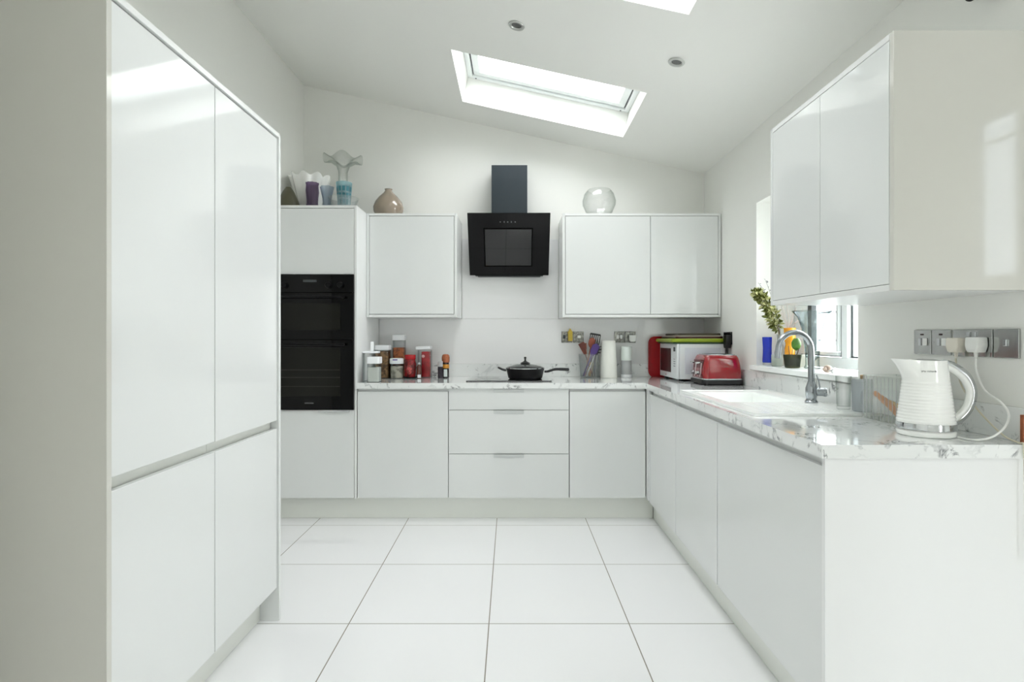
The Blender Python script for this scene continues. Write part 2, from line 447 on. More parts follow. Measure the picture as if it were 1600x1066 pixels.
# glazing out of view
pw = bpy.data.objects.new('window_5', None); C.objects.link(pw); struct(pw, 'unseen square window added in the adjoining room for light', 'window')  # unseen window, added to light the room from the side
f = MB(); ring_frame(f, 0.701, 1.299, 1.201, 2.299, 0.05, 4.005, 4.05, 0.003, mx=mY)
f.build('window_frame', M_upvc, pw); MB().box(4.020, 4.026, 0.75, 1.25, 1.25, 2.25).build('pane', M_pane, pw)
pw = bpy.data.objects.new('window_6', None); C.objects.link(pw); struct(pw, 'narrow window in the adjoining room', 'window')
f = MB(); ring_frame(f, -1.649, -1.271, 1.721, 3.079, 0.03, 4.005, 4.04, 0.003, mx=mY); f.box(4.005, 4.04, -1.62, -1.30, 2.86, 2.885)
f.build('window_frame', M_upvc, pw); MB().box(4.020, 4.026, -1.62, -1.30, 1.751, 3.049).build('pane', glass('tinted_glass', (196, 200, 204), (190, 196, 200)), pw)
pw = bpy.data.objects.new('window_7', None); C.objects.link(pw); struct(pw, 'unseen glazed opening added behind the camera for light', 'window')  # unseen opening, added to brighten the right end panel
f = MB(); ring_frame(f, 2.421, 3.069, 0.001, 2.299, 0.05, -0.03, 0.03, 0.003, mx=Matrix(((1, 0, 0, 0), (0, 0, 1, -2.60), (0, 1, 0, 0), (0, 0, 0, 1))))
f.build('window_frame', M_upvc, pw); MB().box(2.47, 3.02, -2.603, -2.597, 0.05, 2.25).build('pane', M_pane, pw)
struct(MB().box(-8, 14, -12, 12, -0.4, -0.3).build('ground_outside', M_out), 'pale paving outside the house', 'ground')

# ------------------------------------------------------------------ tall cupboards on the left
DX = -1.030
def tall(name, y0, y1, label, first, last):
    t = thing(name, label, 'tall cupboard', (XL, y0, 0), group='tall gloss cupboards on the left')
    def W(mb): bmesh.ops.translate(mb.bm, vec=(-XL, -y0, 0), verts=mb.bm.verts); return mb
    p0 = y0 + (0.018 if first else 0); p1 = y1 - (0.018 if last else 0)
    W(MB().box(XL + 0.004, DX - 0.045, p0 + 0.001, p1 - 0.001, 0.145, 2.090)).build('carcass', M_carc, t)
    W(MB().box(DX - 0.020, DX, p0 + 0.0025, p1 - 0.002, 0.868, 2.087, 0.0015)).build('upper_door', M_gloss, t)
    W(MB().box(DX - 0.020, DX, p0 + 0.0025, p1 - 0.002, 0.145, 0.833, 0.0015)).build('lower_door', M_gloss, t)
    W(MB().box(DX - 0.044, DX - 0.030, p0 + 0.001, p1 - 0.001, 0.825, 0.876)).build('finger_rail', M_plinth, t)
    W(MB().box(XL + 0.004, DX + 0.008, p0, p1, 2.0915, 2.11, 0.001)).build('top_panel', M_carc, t)
    if first: W(MB().box(XL + 0.002, DX + 0.008, y0, y0 + 0.0175, 0.0005, 2.11, 0.001)).build('end_panel', M_cream, t)
    if last: W(MB().box(XL + 0.002, DX + 0.008, y1 - 0.0175, y1, 0.0005, 2.11, 0.001)).build('end_panel', M_gloss, t)
tall('tall_cupboard', 1.38, 1.893, 'tall white gloss cupboard nearest the camera, split by a finger rail', True, False)
tall('tall_cupboard.001', 1.893, 2.405, 'second tall white gloss cupboard, the one next to the black ovens', False, True)
tag(MB().box(XL + 0.01, DX - 0.075, 1.399, 2.386, 0.0005, 0.1435, 0.001).build('plinth', M_plinth), 'white plinth board under the tall cupboards', 'plinth')

# ------------------------------------------------------------------ oven housing with double oven
YD = 3.685
t = thing('oven_housing', 'white gloss oven housing cabinet around the black double oven', 'cabinet', (0, 0, 0))
OX0, OX1 = -1.640, -1.058
MB().box(OX0, OX0 + 0.016, YD, YB - 0.004, 0.15, 2.09).box(OX1 - 0.016, OX1, YD - 0.002, YB - 0.004, 0.152, 2.11, 0.001) \
    .box(OX0, OX1 - 0.017, YD - 0.002, YB - 0.004, 2.0925, 2.11).box(OX0 + 0.017, OX1 - 0.017, YD + 0.02, YB - 0.01, 1.647, 1.66) \
    .box(OX0 + 0.017, OX1 - 0.017, YD + 0.02, YB - 0.01, 0.725, 0.741).box(OX0 + 0.017, OX1 - 0.017, YB - 0.02, YB - 0.006, 0.15, 2.09) \
    .build('carcass', M_carc, t)
MB().box(OX0, OX1 - 0.018, YD - 0.002, YD + 0.018, 1.650, 2.089, 0.0015).build('upper_door', M_gloss, t)
dd = MB().box(OX0, OX1 - 0.018, YD - 0.002, YD + 0.018, 0.155, 0.742, 0.0015).build('drawer', M_gloss, t)
MB().box(-1.313, -1.107, YD - 0.016, YD - 0.002, 0.727, 0.744, 0.002).build('handle', M_alu, dd)
t = thing('double_oven', 'black built-in double oven with glass doors', 'oven', (0, 0, 0))
ox0, ox1 = OX0 + 0.005, OX1 - 0.018
MB().box(ox0 + 0.02, ox1 - 0.02, YD + 0.022, YD + 0.5, 0.75, 1.64).build('body', M_black, t)
cp = MB().box(ox0, ox1, YD - 0.018, YD + 0.02, 1.528, 1.645, 0.002).build('control_panel', M_bglass, t)
MB().box(-1.41, -1.32, YD - 0.0195, YD - 0.018, 1.595, 1.612).build('display', mat('oven_display', (58, 62, 64), 0.3), cp)
for x in (-1.53, -1.24, -1.16):
    MB().lathe([(0, 0.022), (0.017, 0.022), (0.019, 0.018), (0.021, 0), (0, 0)], 24, mx=Matrix.Translation((x, YD - 0.018, 1.575)) @ Matrix.Rotation(PI / 2, 4, 'X')).build('knob', M_black, cp)
for nm, z0, z1, w0, w1 in (('upper_oven_door', 1.215, 1.524, 1.277, 1.455), ('lower_oven_door', 0.746, 1.211, 0.836, 1.160)):
    d = MB().box(ox0, ox1, YD - 0.018, YD + 0.015, z0, z1, 0.002).build(nm, M_bglass, t)
    MB().box(ox0 + 0.03, -1.162, YD - 0.0195, YD - 0.0178, w0, w1).build('window', M_ovenwin, d)
    MB().tube([(ox0 + 0.05, YD - 0.05, z1 - 0.03), (ox1 - 0.05, YD - 0.05, z1 - 0.03)], 0.007, 12).box(ox0 + 0.06, ox0 + 0.075, YD - 0.05, YD - 0.018, z1 - 0.036, z1 - 0.024) \
        .box(ox1 - 0.075, ox1 - 0.06, YD - 0.05, YD - 0.018, z1 - 0.036, z1 - 0.024).build('handle', M_black, d)
    if w0 < 1:
        r_ = MB()
        for z in (0.90, 0.96, 1.01): r_.box(ox0 + 0.035, -1.165, YD - 0.0202, YD - 0.0196, z, z + 0.003)
        r_.build('shelf_rail', mat('oven_rail', (60, 60, 56), 0.4, metal=0.5), d)
        MB().box(-1.40, -1.34, YD - 0.0190, YD - 0.018, 0.786, 0.794).build('badge', mat('badge_grey', (90, 92, 92), 0.4), d)

# ------------------------------------------------------------------ base cabinets, back run
def base_back(name, x0, x1, label, z1=0.866):
    t = thing(name, label, 'base cabinet', ((x0 + x1) / 2, YD, 0))
    hw = (x1 - x0) / 2
    MB().box(-hw + 0.001, hw - 0.001, 0.021, YB - YD - 0.004, 0.152, 0.884).build('carcass', M_carc, t)
    return t, hw
t, hw = base_back('base_cabinet', -1.055, -0.4465, 'white base cabinet door between the ovens and the drawers')
MB().box(-hw + 0.002, hw - 0.0015, 0, 0.019, 0.155, 0.866, 0.0015).build('door', M_gloss, t)
t, hw = base_back('drawer_unit', -0.4455, 0.3605, 'white three-drawer unit below the hob')
for z0, z1 in ((0.744, 0.884), (0.451, 0.741), (0.155, 0.448)):
    d = MB().box(-hw + 0.0015, hw - 0.0022, -0.002, 0.018, z0, z1, 0.0015).build('drawer', M_gloss, t)
    MB().box(-0.101, 0.101, -0.018, -0.002, z1 - 0.006, z1 - 0.0005, 0.001).box(-0.101, 0.101, -0.006, -0.002, z1 - 0.024, z1 - 0.006, 0.001).build('handle', M_alu, d)
t, hw = base_back('base_cabinet.001', 0.3615, 0.872, 'white base cabinet door between the drawers and the inner corner')
MB().box(-hw + 0.002, hw - 0.0015, 0, 0.019, 0.155, 0.866, 0.0015).build('door', M_gloss, t)
tag(MB().box(XL + 0.002, 0.935, 3.745, 3.765, 0.0005, 0.15, 0.001).build('plinth.001', M_plinth), 'white plinth board under the drawers and back cabinets', 'plinth')

# ------------------------------------------------------------------ base cabinets, right run
RX = 0.878
def base_right(name, y0, y1, label, end=False, kind='base cabinet'):
    t = thing(name, label, kind, (RX, (y0 + y1) / 2, 0))
    hy = (y1 - y0) / 2
    if name != 'sink_cabinet':
        MB().box(0.022, XR - RX - 0.004, -hy + 0.002, hy - 0.001, 0.152, 0.884).build('carcass', M_carc, t)
    else:
        MB().box(0.022, XR - RX - 0.004, -hy + 0.002, -hy + 0.018, 0.152, 0.884).box(0.022, XR - RX - 0.004, hy - 0.018, hy - 0.001, 0.152, 0.884).box(0.022, XR - RX - 0.004, -hy + 0.018, hy - 0.018, 0.152, 0.17).box(0.022, 0.040, -hy + 0.018, hy - 0.018, 0.80, 0.884).build('carcass', M_carc, t)
    MB().box(0, 0.019, -hy + 0.0022, hy - 0.0022, 0.148, 0.858, 0.0015).build('door', M_gloss, t)
    if end: MB().box(-0.004, XR - RX - 0.002, -hy - 0.018, -hy - 0.0005, 0.0005, 0.8855, 0.001).build('end_panel', mat('bright_white_panel', (230, 231, 231), 0.12), t)
    return t
base_right('base_cabinet.002', 3.02, 3.60, 'white base cabinet door on the sink side, furthest from the camera')
base_right('sink_cabinet', 2.40, 3.018, 'white cabinet door below the sink bowl')
base_right('base_cabinet.003', 1.574, 2.398, 'wide white end cabinet on the sink side, below the kettle', True)
tag(MB().box(RX - 0.004, RX + 0.016, 3.602, 3.683, 0.155, 0.885, 0.001).build('corner_post', M_gloss), 'narrow white filler post in the inner corner of the units', 'filler panel')
tag(MB().box(0.937, 0.957, 1.576, 3.742, 0.0005, 0.147, 0.001).build('plinth.002', M_plinth), 'white plinth board under the sink side cabinets', 'plinth')

# ------------------------------------------------------------------ worktop
WZ, WT = 0.887, 0.925
WXF = 0.860
mb = MB()
hx0, hx1, hy0, hy1 = 0.965, 1.285, 2.50, 2.97
mb.box(-1.056, XR - 0.001, 3.66, YB - 0.001, WZ, WT)
mb.box(WXF, XR - 0.001, hy1, 3.66, WZ, WT); mb.box(WXF, XR - 0.001, 1.545, hy0, WZ, WT)
mb.box(WXF, hx0, hy0, hy1, WZ, WT); mb.box(hx1, XR - 0.001, hy0, hy1, WZ, WT)
tag(mb.build('worktop', M_marble, smooth=False), 'white marble-effect L-shaped kitchen worktop with grey veins', 'worktop')
mb = MB().box(-1.056, XR - 0.001, YB - 0.02, YB - 0.001, WT + 0.0003, 1.023, 0.001)
tag(mb.build('upstand', M_marble), 'marble-effect upstand strip along the back wall', 'upstand')
mb = MB().box(XR - 0.02, XR - 0.001, 1.56, YB - 0.021, WT + 0.0003, 1.023, 0.001)
tag(mb.build('upstand.001', M_marble), 'marble-effect upstand strip along the window wall', 'upstand')
tag(MB().box(-1.056, XR - 0.001, YB - 0.007, YB - 0.001, 1.0235, 1.372, 0.001).build('splashback', M_splash), 'glossy white splashback sheet between worktop and wall cabinets', 'splashback')
tag(MB().box(-0.412, 0.334, YB - 0.007, YB - 0.001, 1.374, 1.99, 0.001).build('splashback.001', M_splash), 'glossy white splashback sheet behind the cooker hood', 'splashback')

# ------------------------------------------------------------------ wall cabinets, back
YW = 3.92
def wall_back(name, x0, x1, doors, label, lp, rp):
    t = thing(name, label, 'wall cabinet', ((x0 + x1) / 2, YW, 1.372)); cx = (x0 + x1) / 2
    dpt = YB - 0.002 - YW
    MB().box(x0 - cx + 0.0185, x1 - cx - 0.0185, 0.021, dpt, 0.019, 0.715).build('carcass', M_carc, t)
    MB().box(x0 - cx, x0 - cx + 0.018, 0, dpt, 0, 0.738, 0.001).build('side_panel', M_gloss, t)
    MB().box(x1 - cx - 0.018, x1 - cx, 0, dpt, 0, 0.738, 0.001).build('side_panel', M_gloss, t)
    MB().box(x0 - cx + 0.0183, x1 - cx - 0.0183, 0.0, dpt, 0.7205, 0.738, 0.001).build('top_panel', M_carc, t)
    MB().box(x0 - cx + 0.0183, x1 - cx - 0.0183, 0.0, dpt, 0.0, 0.018, 0.001).build('bottom_panel', M_carc, t)
    for a, b in doors:
        MB().box(a - cx, b - cx, 0.0, 0.019, 0.0225, 0.7175, 0.0015).build('door', M_gloss, t)
    return t
wall_back('wall_cabinet', -1.056, -0.414, [(-1.0355, -0.4355)], 'single-door white wall cabinet between the ovens and the hood', 0, 0)
wall_back('wall_cabinet.001', 0.336, 1.462, [(0.3575, 0.9595), (0.9625, 1.441)], 'two-door white wall cabinet in the corner above the microwave', 0, 0)
# wall cabinet on the right
t = thing('wall_cabinet.002', 'large white gloss wall cabinet over the kettle and sink', 'wall cabinet', (1.07, 1.56, 1.36))
L = 0.752; D = XR - 1.07 - 0.001
MB().box(0.021, D, 0.018, L - 0.018, 0.0185, 0.71).build('carcass', M_carc, t)
MB().box(0.0, D, 0, 0.0175, 0, 0.735, 0.001).build('end_panel', M_cream, t)
MB().box(0.0, D, L - 0.0175, L, 0, 0.735, 0.001).build('side_panel', M_gloss, t)
MB().box(0.0, D, 0.018, L - 0.018, 0.717, 0.735, 0.001).build('top_panel', M_carc, t)
MB().box(0.0, D, 0.018, L - 0.018, 0.0, 0.018, 0.001).build('bottom_panel', M_carc, t)
MB().box(0.0, 0.019, 0.0195, 0.3765, 0.0193, 0.715, 0.0015).build('door', M_gloss, t)
MB().box(0.0, 0.019, 0.3785, L - 0.0195, 0.0193, 0.715, 0.0015).build('door', M_gloss, t)

# ------------------------------------------------------------------ cooker hood
t = thing('cooker_hood', 'black angled glass cooker hood on the wall above the hob', 'cooker hood', (-0.046, YB - 0.008, 1.70))
yt, yb = 3.972 - (YB - 0.008), 4.20 - (YB - 0.008)
ang = math.atan2(yb - yt, 0.423); LEN = math.hypot(yb - yt, 0.423)
MH = Matrix.Translation((0, yb, 0)) @ Matrix.Rotation(ang, 4, 'X')          # local z climbs the slanted face, -y outwards
pan = MB().box(-0.3, 0.3, 0, 0.012, 0, LEN, 0.002, mx=MH).build('glass_panel', M_bglass, t)
f = MB(); mP = MH @ Matrix(((1, 0, 0, 0), (0, 0, 1, 0), (0, 1, 0, 0), (0, 0, 0, 1)))
ring_frame(f, -0.186, 0.176, 0.071, 0.373, 0.009, -0.0015, 0.0, 0.0, mx=mP); f.build('inset_groove', mat('groove_black', (3, 3, 3), 0.7, spec=0.1), pan)
MB().box(-0.176, 0.166, -0.007, -0.0005, 0.081, 0.363, 0.002, mx=MH).build('inner_glass', mat('smoked_glass', (20, 20, 21), 0.03, spec=0.6), pan)
f = MB()
for k, x in enumerate((-0.062, -0.034, -0.008, 0.018, 0.046)):
    f.box(x - 0.004, x + 0.004, -0.0006, 0.0, LEN - 0.068, LEN - 0.062, mx=MH)
    if k % 2: f.box(x - 0.001, x + 0.001, -0.0006, 0.0, LEN - 0.072, LEN - 0.058, mx=MH)
f.build('touch_marks', mat('mark_grey', (120, 124, 126), 0.5), pan)
hb = MB().prism([(yb + 0.016, 0.0), (-0.001, 0.0), (-0.001, 0.41), (yt + 0.022, 0.41)], 'x', -0.26, 0.26, 0.002)
hb.build('housing', M_black, t)
MB().box(-0.24, 0.24, yb + 0.03, -0.004, -0.006, 0.0).build('filter', mat('filter_grey', (70, 72, 74), 0.4, metal=0.6), t)
MB().box(-0.130, 0.136, -0.19, -0.001, 0.411, 0.807, 0.002).build('flue', M_flue, t)

# ------------------------------------------------------------------ hob and pan
t = thing('induction_hob', 'flat black glass induction hob set on the worktop', 'hob', (-0.0435, 3.775, WT))
MB().box(-0.293, 0.293, 0, 0.47, 0.0003, 0.006, 0.001).build('glass_plate', M_hobglass, t)
for x, y, r in ((-0.15, 0.13, 0.09), (-0.15, 0.34, 0.075), (0.12, 0.13, 0.075)):
    f = MB().lathe([(r, 0.0061), (r, 0.0064), (r + 0.0015, 0.0064), (r + 0.0015, 0.0061)], 48, (x, y, 0))
    f.build('zone_marking', mat('zone_grey', (90, 92, 94), 0.4), t)
MB().box(-0.05, 0.05, 0.02, 0.026, 0.0061, 0.0064).build('touch_control', mat('mark_grey', (120, 124, 126), 0.5), t)
t = thing('saute_pan', 'black saute pan with a glass lid standing on the hob', 'pan', (0.072, 3.975, WT + 0.0066))
MB().lathe([(0, 0), (0.112, 0), (0.122, 0.006), (0.137, 0.070), (0.140, 0.074), (0.134, 0.074), (0.118, 0.012), (0, 0.010)], 56).build('pan_body', M_bplastic, t)
lid = MB().lathe([(0.136, 0.0745), (0.136, 0.079), (0.12, 0.086), (0.08, 0.098), (0.03, 0.105), (0, 0.106)], 56).build('lid', glass('lid_glass', (215, 220, 218), (150, 156, 154), 1.0), t)
MB().lathe([(0.1362, 0.0742), (0.1405, 0.0742), (0.1405, 0.0795), (0.1362, 0.0795), (0.1362, 0.0742)], 56).build('lid_rim', M_chrome, lid)
MB().lathe([(0, 0.106), (0.034, 0.107), (0.036, 0.112), (0.012, 0.124), (0.007, 0.128), (0.006, 0.142), (0.009, 0.146), (0.008, 0.155), (0, 0.158)], 28).build('knob', M_bplastic, lid)
MB().tube(bez([(0.138, 0.0, 0.050), (0.165, 0, 0.052), (0.21, -0.005, 0.066), (0.25, -0.01, 0.068), (0.315, -0.015, 0.066)], 6), [0.008] * 6 + [0.009] * 6 + [0.010] * 6 + [0.011] * 5 + [0.011, 0.007], 14).build('handle', M_bplastic, t)
MB().tube(bez([(-0.137, -0.03, 0.058), (-0.165, -0.03, 0.066), (-0.190, -0.018, 0.078), (-0.190, 0.018, 0.078), (-0.165, 0.03, 0.066), (-0.137, 0.03, 0.058)], 6), 0.006, 10).build('helper_handle', M_bplastic, t)

# ------------------------------------------------------------------ sink and tap
t = thing('sink', 'white inset sink with bowl and drainer by the window', 'sink', (0, 0, WT))
sx0, sx1, sy0, sy1 = 0.915, 1.405, 2.11, 3.06
mb = MB()
z0, z1 = 0.0004, 0.008
mb.box(sx0, sx1, hy1 + 0, sy1, z0, z1); mb.box(sx0, hx0, sy0, hy1, z0, z1); mb.box(hx1, sx1, sy0, hy1, z0, z1); mb.box(hx0, hx1, sy0, hy0, z0, z1)
mb.build('rim', M_sink, t, smooth=False)
mb = MB()
e = 0.004
mb.box(hx0 + e, hx0 + e + 0.006, hy0 + e, hy1 - e, -0.17, z1 - 0.001); mb.box(hx1 - e - 0.006, hx1 - e, hy0 + e, hy1 - e, -0.17, z1 - 0.001)
mb.box(hx0 + e + .006, hx1 - e - .006, hy0 + e, hy0 + e + 0.006, -0.17, z1 - 0.001); mb.box(hx0 + e + .006, hx1 - e - .006, hy1 - e - 0.006, hy1 - e, -0.17, z1 - 0.001)
mb.box(hx0 + e, hx1 - e, hy0 + e, hy1 - e, -0.178, -0.171)
mb.box(hx0, hx1, hy0, hy0 + e, -0.004, z1); mb.box(hx0, hx1, hy1 - e, hy1, -0.004, z1); mb.box(hx0, hx0 + e, hy0 + e, hy1 - e, -0.004, z1); mb.box(hx1 - e, hx1, hy0 + e, hy1 - e, -0.004, z1)
mb.build('bowl', M_sink, t, smooth=False)
mb = MB()
for k in range(6): mb.box(1.0 + k * 0.055, 1.012 + k * 0.055, sy0 + 0.06, hy0 - 0.05, z1, z1 + 0.0015, 0.0006)
mb.build('drainer_rib', M_sink, t)
MB().lathe([(0, -0.170), (0.04, -0.170), (0.043, -0.1665), (0.02, -0.168), (0, -0.169)], 28, ((hx0 + hx1) / 2, 2.7, 0)).build('plughole', M_chrome, t)
ring = MB()
ring_frame(ring, sx0, sx1, sy0, sy1, 0.006, z1, z1 + 0.003, 0.001); ring.build('raised_edge', M_sink, t)

t = thing('mixer_tap', 'tall brushed metal swan-neck mixer tap behind the sink', 'tap', (1.335, 2.487, WT + 0.0083))
MB().lathe([(0, 0), (0.027, 0), (0.027, 0.006), (0.022, 0.012), (0.021, 0.02), (0.024, 0.03), (0.024, 0.065), (0.020, 0.078), (0.017, 0.088), (0.015, 0.095), (0, 0.095)], 32).build('tap_body', M_tapm, t)
pts = [(0, 0, 0.095), (0, 0, 0.15), (0, 0, 0.215)]
rad = 0.075
for k in range(1, 15):
    a = PI * k / 14 * 1.0
    pts.append((-rad + rad * math.cos(a), -0.0, 0.235 + rad * 1.08 * math.sin(a)))
pts.append((-2 * rad - 0.004, 0, 0.20))
MB().tube(pts, [0.0135] * 3 + [0.0125] * 14 + [0.0125], 18).build('spout', M_tapm, t)
MB().tube([(0.018, 0.0, 0.048), (0.050, -0.012, 0.048)], 0.0185, 20).lathe([(0, 0), (0.02, 0), (0.021, 0.004), (0.02, 0.01), (0, 0.011)], 24, mx=Matrix.Translation((0.050, -0.012, 0.048)) @ Matrix.Rotation(R(-20), 4, 'Z') @ Matrix.Rotation(PI / 2, 4, 'Y')).build('valve_cap', M_tapm, t)
MB().tube([(0.036, -0.006, 0.064), (0.030, -0.004, 0.10), (0.022, -0.002, 0.125)], [0.0035, 0.003, 0.003], 10).build('lever', M_tapm, t)

# ------------------------------------------------------------------ kettle
t = thing('electric_kettle', 'ribbed white electric kettle with chrome band on the worktop end', 'kettle', (1.268, 1.705, WT + 0.0005))
MB().lathe([(0, 0), (0.072, 0), (0.076, 0.003), (0.077, 0.014), (0.073, 0.020), (0, 0.020)], 64).build('power_base', M_kettle, t)
MB().lathe([(0.0755, 0.0205), (0.0783, 0.021), (0.0786, 0.026), (0.0774, 0.0395), (0.0762, 0.0395)], 64).lathe([(0, 0.0206), (0.0755, 0.0206)], 64).build('chrome_band', M_chrome, t)
def rb(z):
    u = (z - 0.04) / 0.19
    return 0.0768 - 0.0225 * u ** 0.9
prof = [(0.0762, 0.0397)]
zz = 0.044
while zz < 0.160:
    for k in range(6):
        prof.append((rb(zz + k * 0.0016) + 0.0007 * math.sin(2 * PI * k / 6), zz + k * 0.0016))
    zz += 0.0096
prof += [(rb(0.172), 0.172), (rb(0.185), 0.185), (rb(0.20), 0.20), (rb(0.215), 0.215), (0.0550, 0.2305)]
def kw(a, k, r, z):
    if z > 0.165:
        d = math.cos(a - PI)                 # spout towards -x
        if d > 0.70:
            q = (d - 0.70) / 0.30; g = (z - 0.165) / 0.065
            return r + 0.047 * q ** 1.6 * g ** 1.3, z + 0.004 * q * g
    return r, z
MB().lathe(prof, 120, wav=kw).build('kettle_body', M_kettle, t)
MB().lathe([(0.0545, 0.2285), (0.045, 0.2295), (0.02, 0.2335), (0, 0.2340)], 56).build('kettle_lid', M_kettle, t)
kp = bez([(0.052, 0, 0.223), (0.085, 0, 0.216), (0.130, 0, 0.184), (0.151, 0, 0.133), (0.140, 0, 0.082), (0.112, 0, 0.048), (0.078, 0, 0.030)], 8)
ins = bez([(0.052, 0, 0.214), (0.080, 0, 0.203), (0.117, 0, 0.173), (0.136, 0, 0.132), (0.126, 0, 0.087), (0.102, 0, 0.058), (0.074, 0, 0.042)], 8)
h = MB().tube(ins, 0.0100, 14).build('handle', M_kettle, t)
MB().tube(kp, 0.0045, 12, flat=2.0).build('handle_trim', M_chrome, h)
def text(body, size, mx, m, name, parent, ext=0.0003):
    cu = bpy.data.curves.new(name, 'FONT'); cu.body = body; cu.size = size; cu.extrude = ext; cu.align_x = 'CENTER'; cu.align_y = 'CENTER'
    o = bpy.data.objects.new(name, cu); C.objects.link(o)
    dg = bpy.context.evaluated_depsgraph_get(); me = bpy.data.meshes.new_from_object(o.evaluated_get(dg))
    bpy.data.objects.remove(o); bpy.data.curves.remove(cu)
    me.transform(mx); me.materials.clear(); me.materials.append(m)
    o = bpy.data.objects.new(name, me); C.objects.link(o); o.parent = parent
    return o
# lettering wrapped on the body
tx = text('morphy richards', 0.0075, Matrix.Identity(4), mat('print_dark', (60, 62, 64), 0.5), 'lettering', t)
for v in tx.data.vertices:
    z_ = 0.199 + v.co.y; rr = rb(z_) + 0.0005 + v.co.z
    a = -2.16 + v.co.x / rb(z_)
    v.co = Vector((rr * math.cos(a), rr * math.sin(a), z_))

# ------------------------------------------------------------------ plates, plugs, cables on the right wall
def plate(name, label, y0, y1, z0, z1, cat='socket'):
    t = thing(name, label, cat, (XR - 0.0005, (y0 + y1) / 2, (z0 + z1) / 2)); hy = (y1 - y0) / 2 - 0.0008; hz = (z1 - z0) / 2
    MB().box(-0.006, 0, -hy, hy, -hz, hz, 0.002).build('face_plate', M_steel, t)
    return t
for nm, y0, y1, lb in (('fused_switch', 1.938, 2.024, 'polished steel fused switch plate furthest left over the kettle'), ('fused_switch.001', 1.851, 1.937, 'polished steel fused switch plate between its twin and the plugs')):
    t = plate(nm, lb, y0, y1, 1.166, 1.253, 'switch')
    MB().box(-0.010, -0.006, -0.026, -0.006, -0.012, 0.014, 0.0015).build('rocker', M_wplast, t)
    MB().box(-0.008, -0.006, 0.004, 0.018, -0.012, 0.014, 0.001).build('fuse_holder', M_chrome, t)
    MB().box(-0.008, -0.006, -0.006, 0.008, 0.024, 0.030, 0.001).build('neon', mat('neon_dark', (50, 20, 20), 0.3), t)
    for y in (-0.034, 0.034): MB().lathe([(0, 0.0015), (0.002, 0.0015), (0.0026, 0), (0, 0)], 12, mx=Matrix.Translation((-0.006, y, 0)) @ Matrix.Rotation(-PI / 2, 4, 'Y')).build('screw', M_chrome, t)
t = plate('double_socket', 'polished steel double socket holding two white plugs', 1.689, 1.842, 1.164, 1.252)
for y in (-0.012, 0.012): MB().box(-0.010, -0.006, y - 0.006, y + 0.006, 0.020, 0.036, 0.001).build('rocker', M_chrome, t)
t = plate('light_switch', 'square polished steel switch plate at the right end', 1.600, 1.687, 1.164, 1.252, 'switch')
MB().box(-0.011, -0.006, -0.006, 0.006, -0.008, 0.012, 0.0015).build('rocker', M_chrome, t)
def plug(name, label, y, z, m, cat='plug'):
    t = thing(name, label, cat, (XR - 0.0068, y, z))
    MB().prism([(-0.024, 0.022), (0.024, 0.022), (0.026, -0.005), (0.018, -0.026), (-0.018, -0.026), (-0.026, -0.005)], 'x', -0.034, -0.0006, 0.004).build('plug_body', m, t)
    MB().tube([(-0.018, 0, -0.024), (-0.018, 0, -0.042)], [0.006, 0.0045], 12).build('cord_grip', m, t)
    return t
M_cream2 = mat('cream_plastic', (232, 226, 214), 0.35)
plug('power_plug', 'cream plug in the socket half nearer the window', 1.806, 1.203, M_cream2)
plug('power_plug.001', 'white plug with a thick white cord to the kettle', 1.728, 1.205, M_wplast)
xw = XR - 0.026
tag(MB().tube(bez([(xw, 1.728, 1.160), (xw - 0.002, 1.722, 1.12), (xw - 0.004, 1.69, 1.065), (1.434, 1.63, 1.035), (1.431, 1.60, 1.005), (1.408, 1.585, 0.970), (1.366, 1.580, 0.941), (1.335, 1.60, 0.9287), (1.320, 1.645, 0.9285)], 10), 0.0030, 10).build('kettle_cord', M_wplast), 'white kettle cord looping down from the right plug', 'cord')
tag(MB().tube(bez([(xw, 1.806, 1.158), (xw, 1.80, 1.12), (xw - 0.01, 1.765, 1.065), (xw - 0.014, 1.70, 1.00), (xw - 0.03, 1.60, 0.945), (xw - 0.024, 1.556, 0.9295), (xw - 0.022, 1.5415, 0.9290), (xw - 0.022, 1.5395, 0.905), (xw - 0.020, 1.5395, 0.86), (xw - 0.018, 1.5395, 0.60)], 10), 0.0026, 10).build('appliance_cord', mat('cream_cord', (206, 200, 180), 0.45)), 'thin cream cord running down over the worktop end', 'cord')
tag(MB().box(1.425, 1.446, 1.548, 1.558, WT + 0.0003, 1.008, 0.001).build('wooden_block', mat('brown_wood', (150, 78, 40), 0.5, noise=0.3, nscale=40)), 'small brown wooden block standing at the worktop end', 'wooden block')

# black spotlight head high on the wall
t = thing('spotlight', 'black wall spotlight high above the right wall cabinet', 'lamp', (XR - 0.001, 1.695, 2.296))
MB().lathe([(0, 0), (0.016, 0), (0.016, 0.012), (0, 0.014)], 24, mx=Matrix.Rotation(-PI / 2, 4, 'Y')).build('wall_bracket', M_bplastic, t)
MB().tube([(-0.012, 0, 0), (-0.05, 0, 0.0)], 0.006, 10).build('arm', M_bplastic, t)
MB().lathe([(0, -0.035), (0.012, -0.033), (0.02, -0.02), (0.028, 0.05), (0.026, 0.05), (0.0, 0.04)], 24, mx=Matrix.Translation((-0.055, 0, 0.0)) @ Matrix.Rotation(R(30), 4, 'Y')).build('lamp_head', M_bplastic, t)

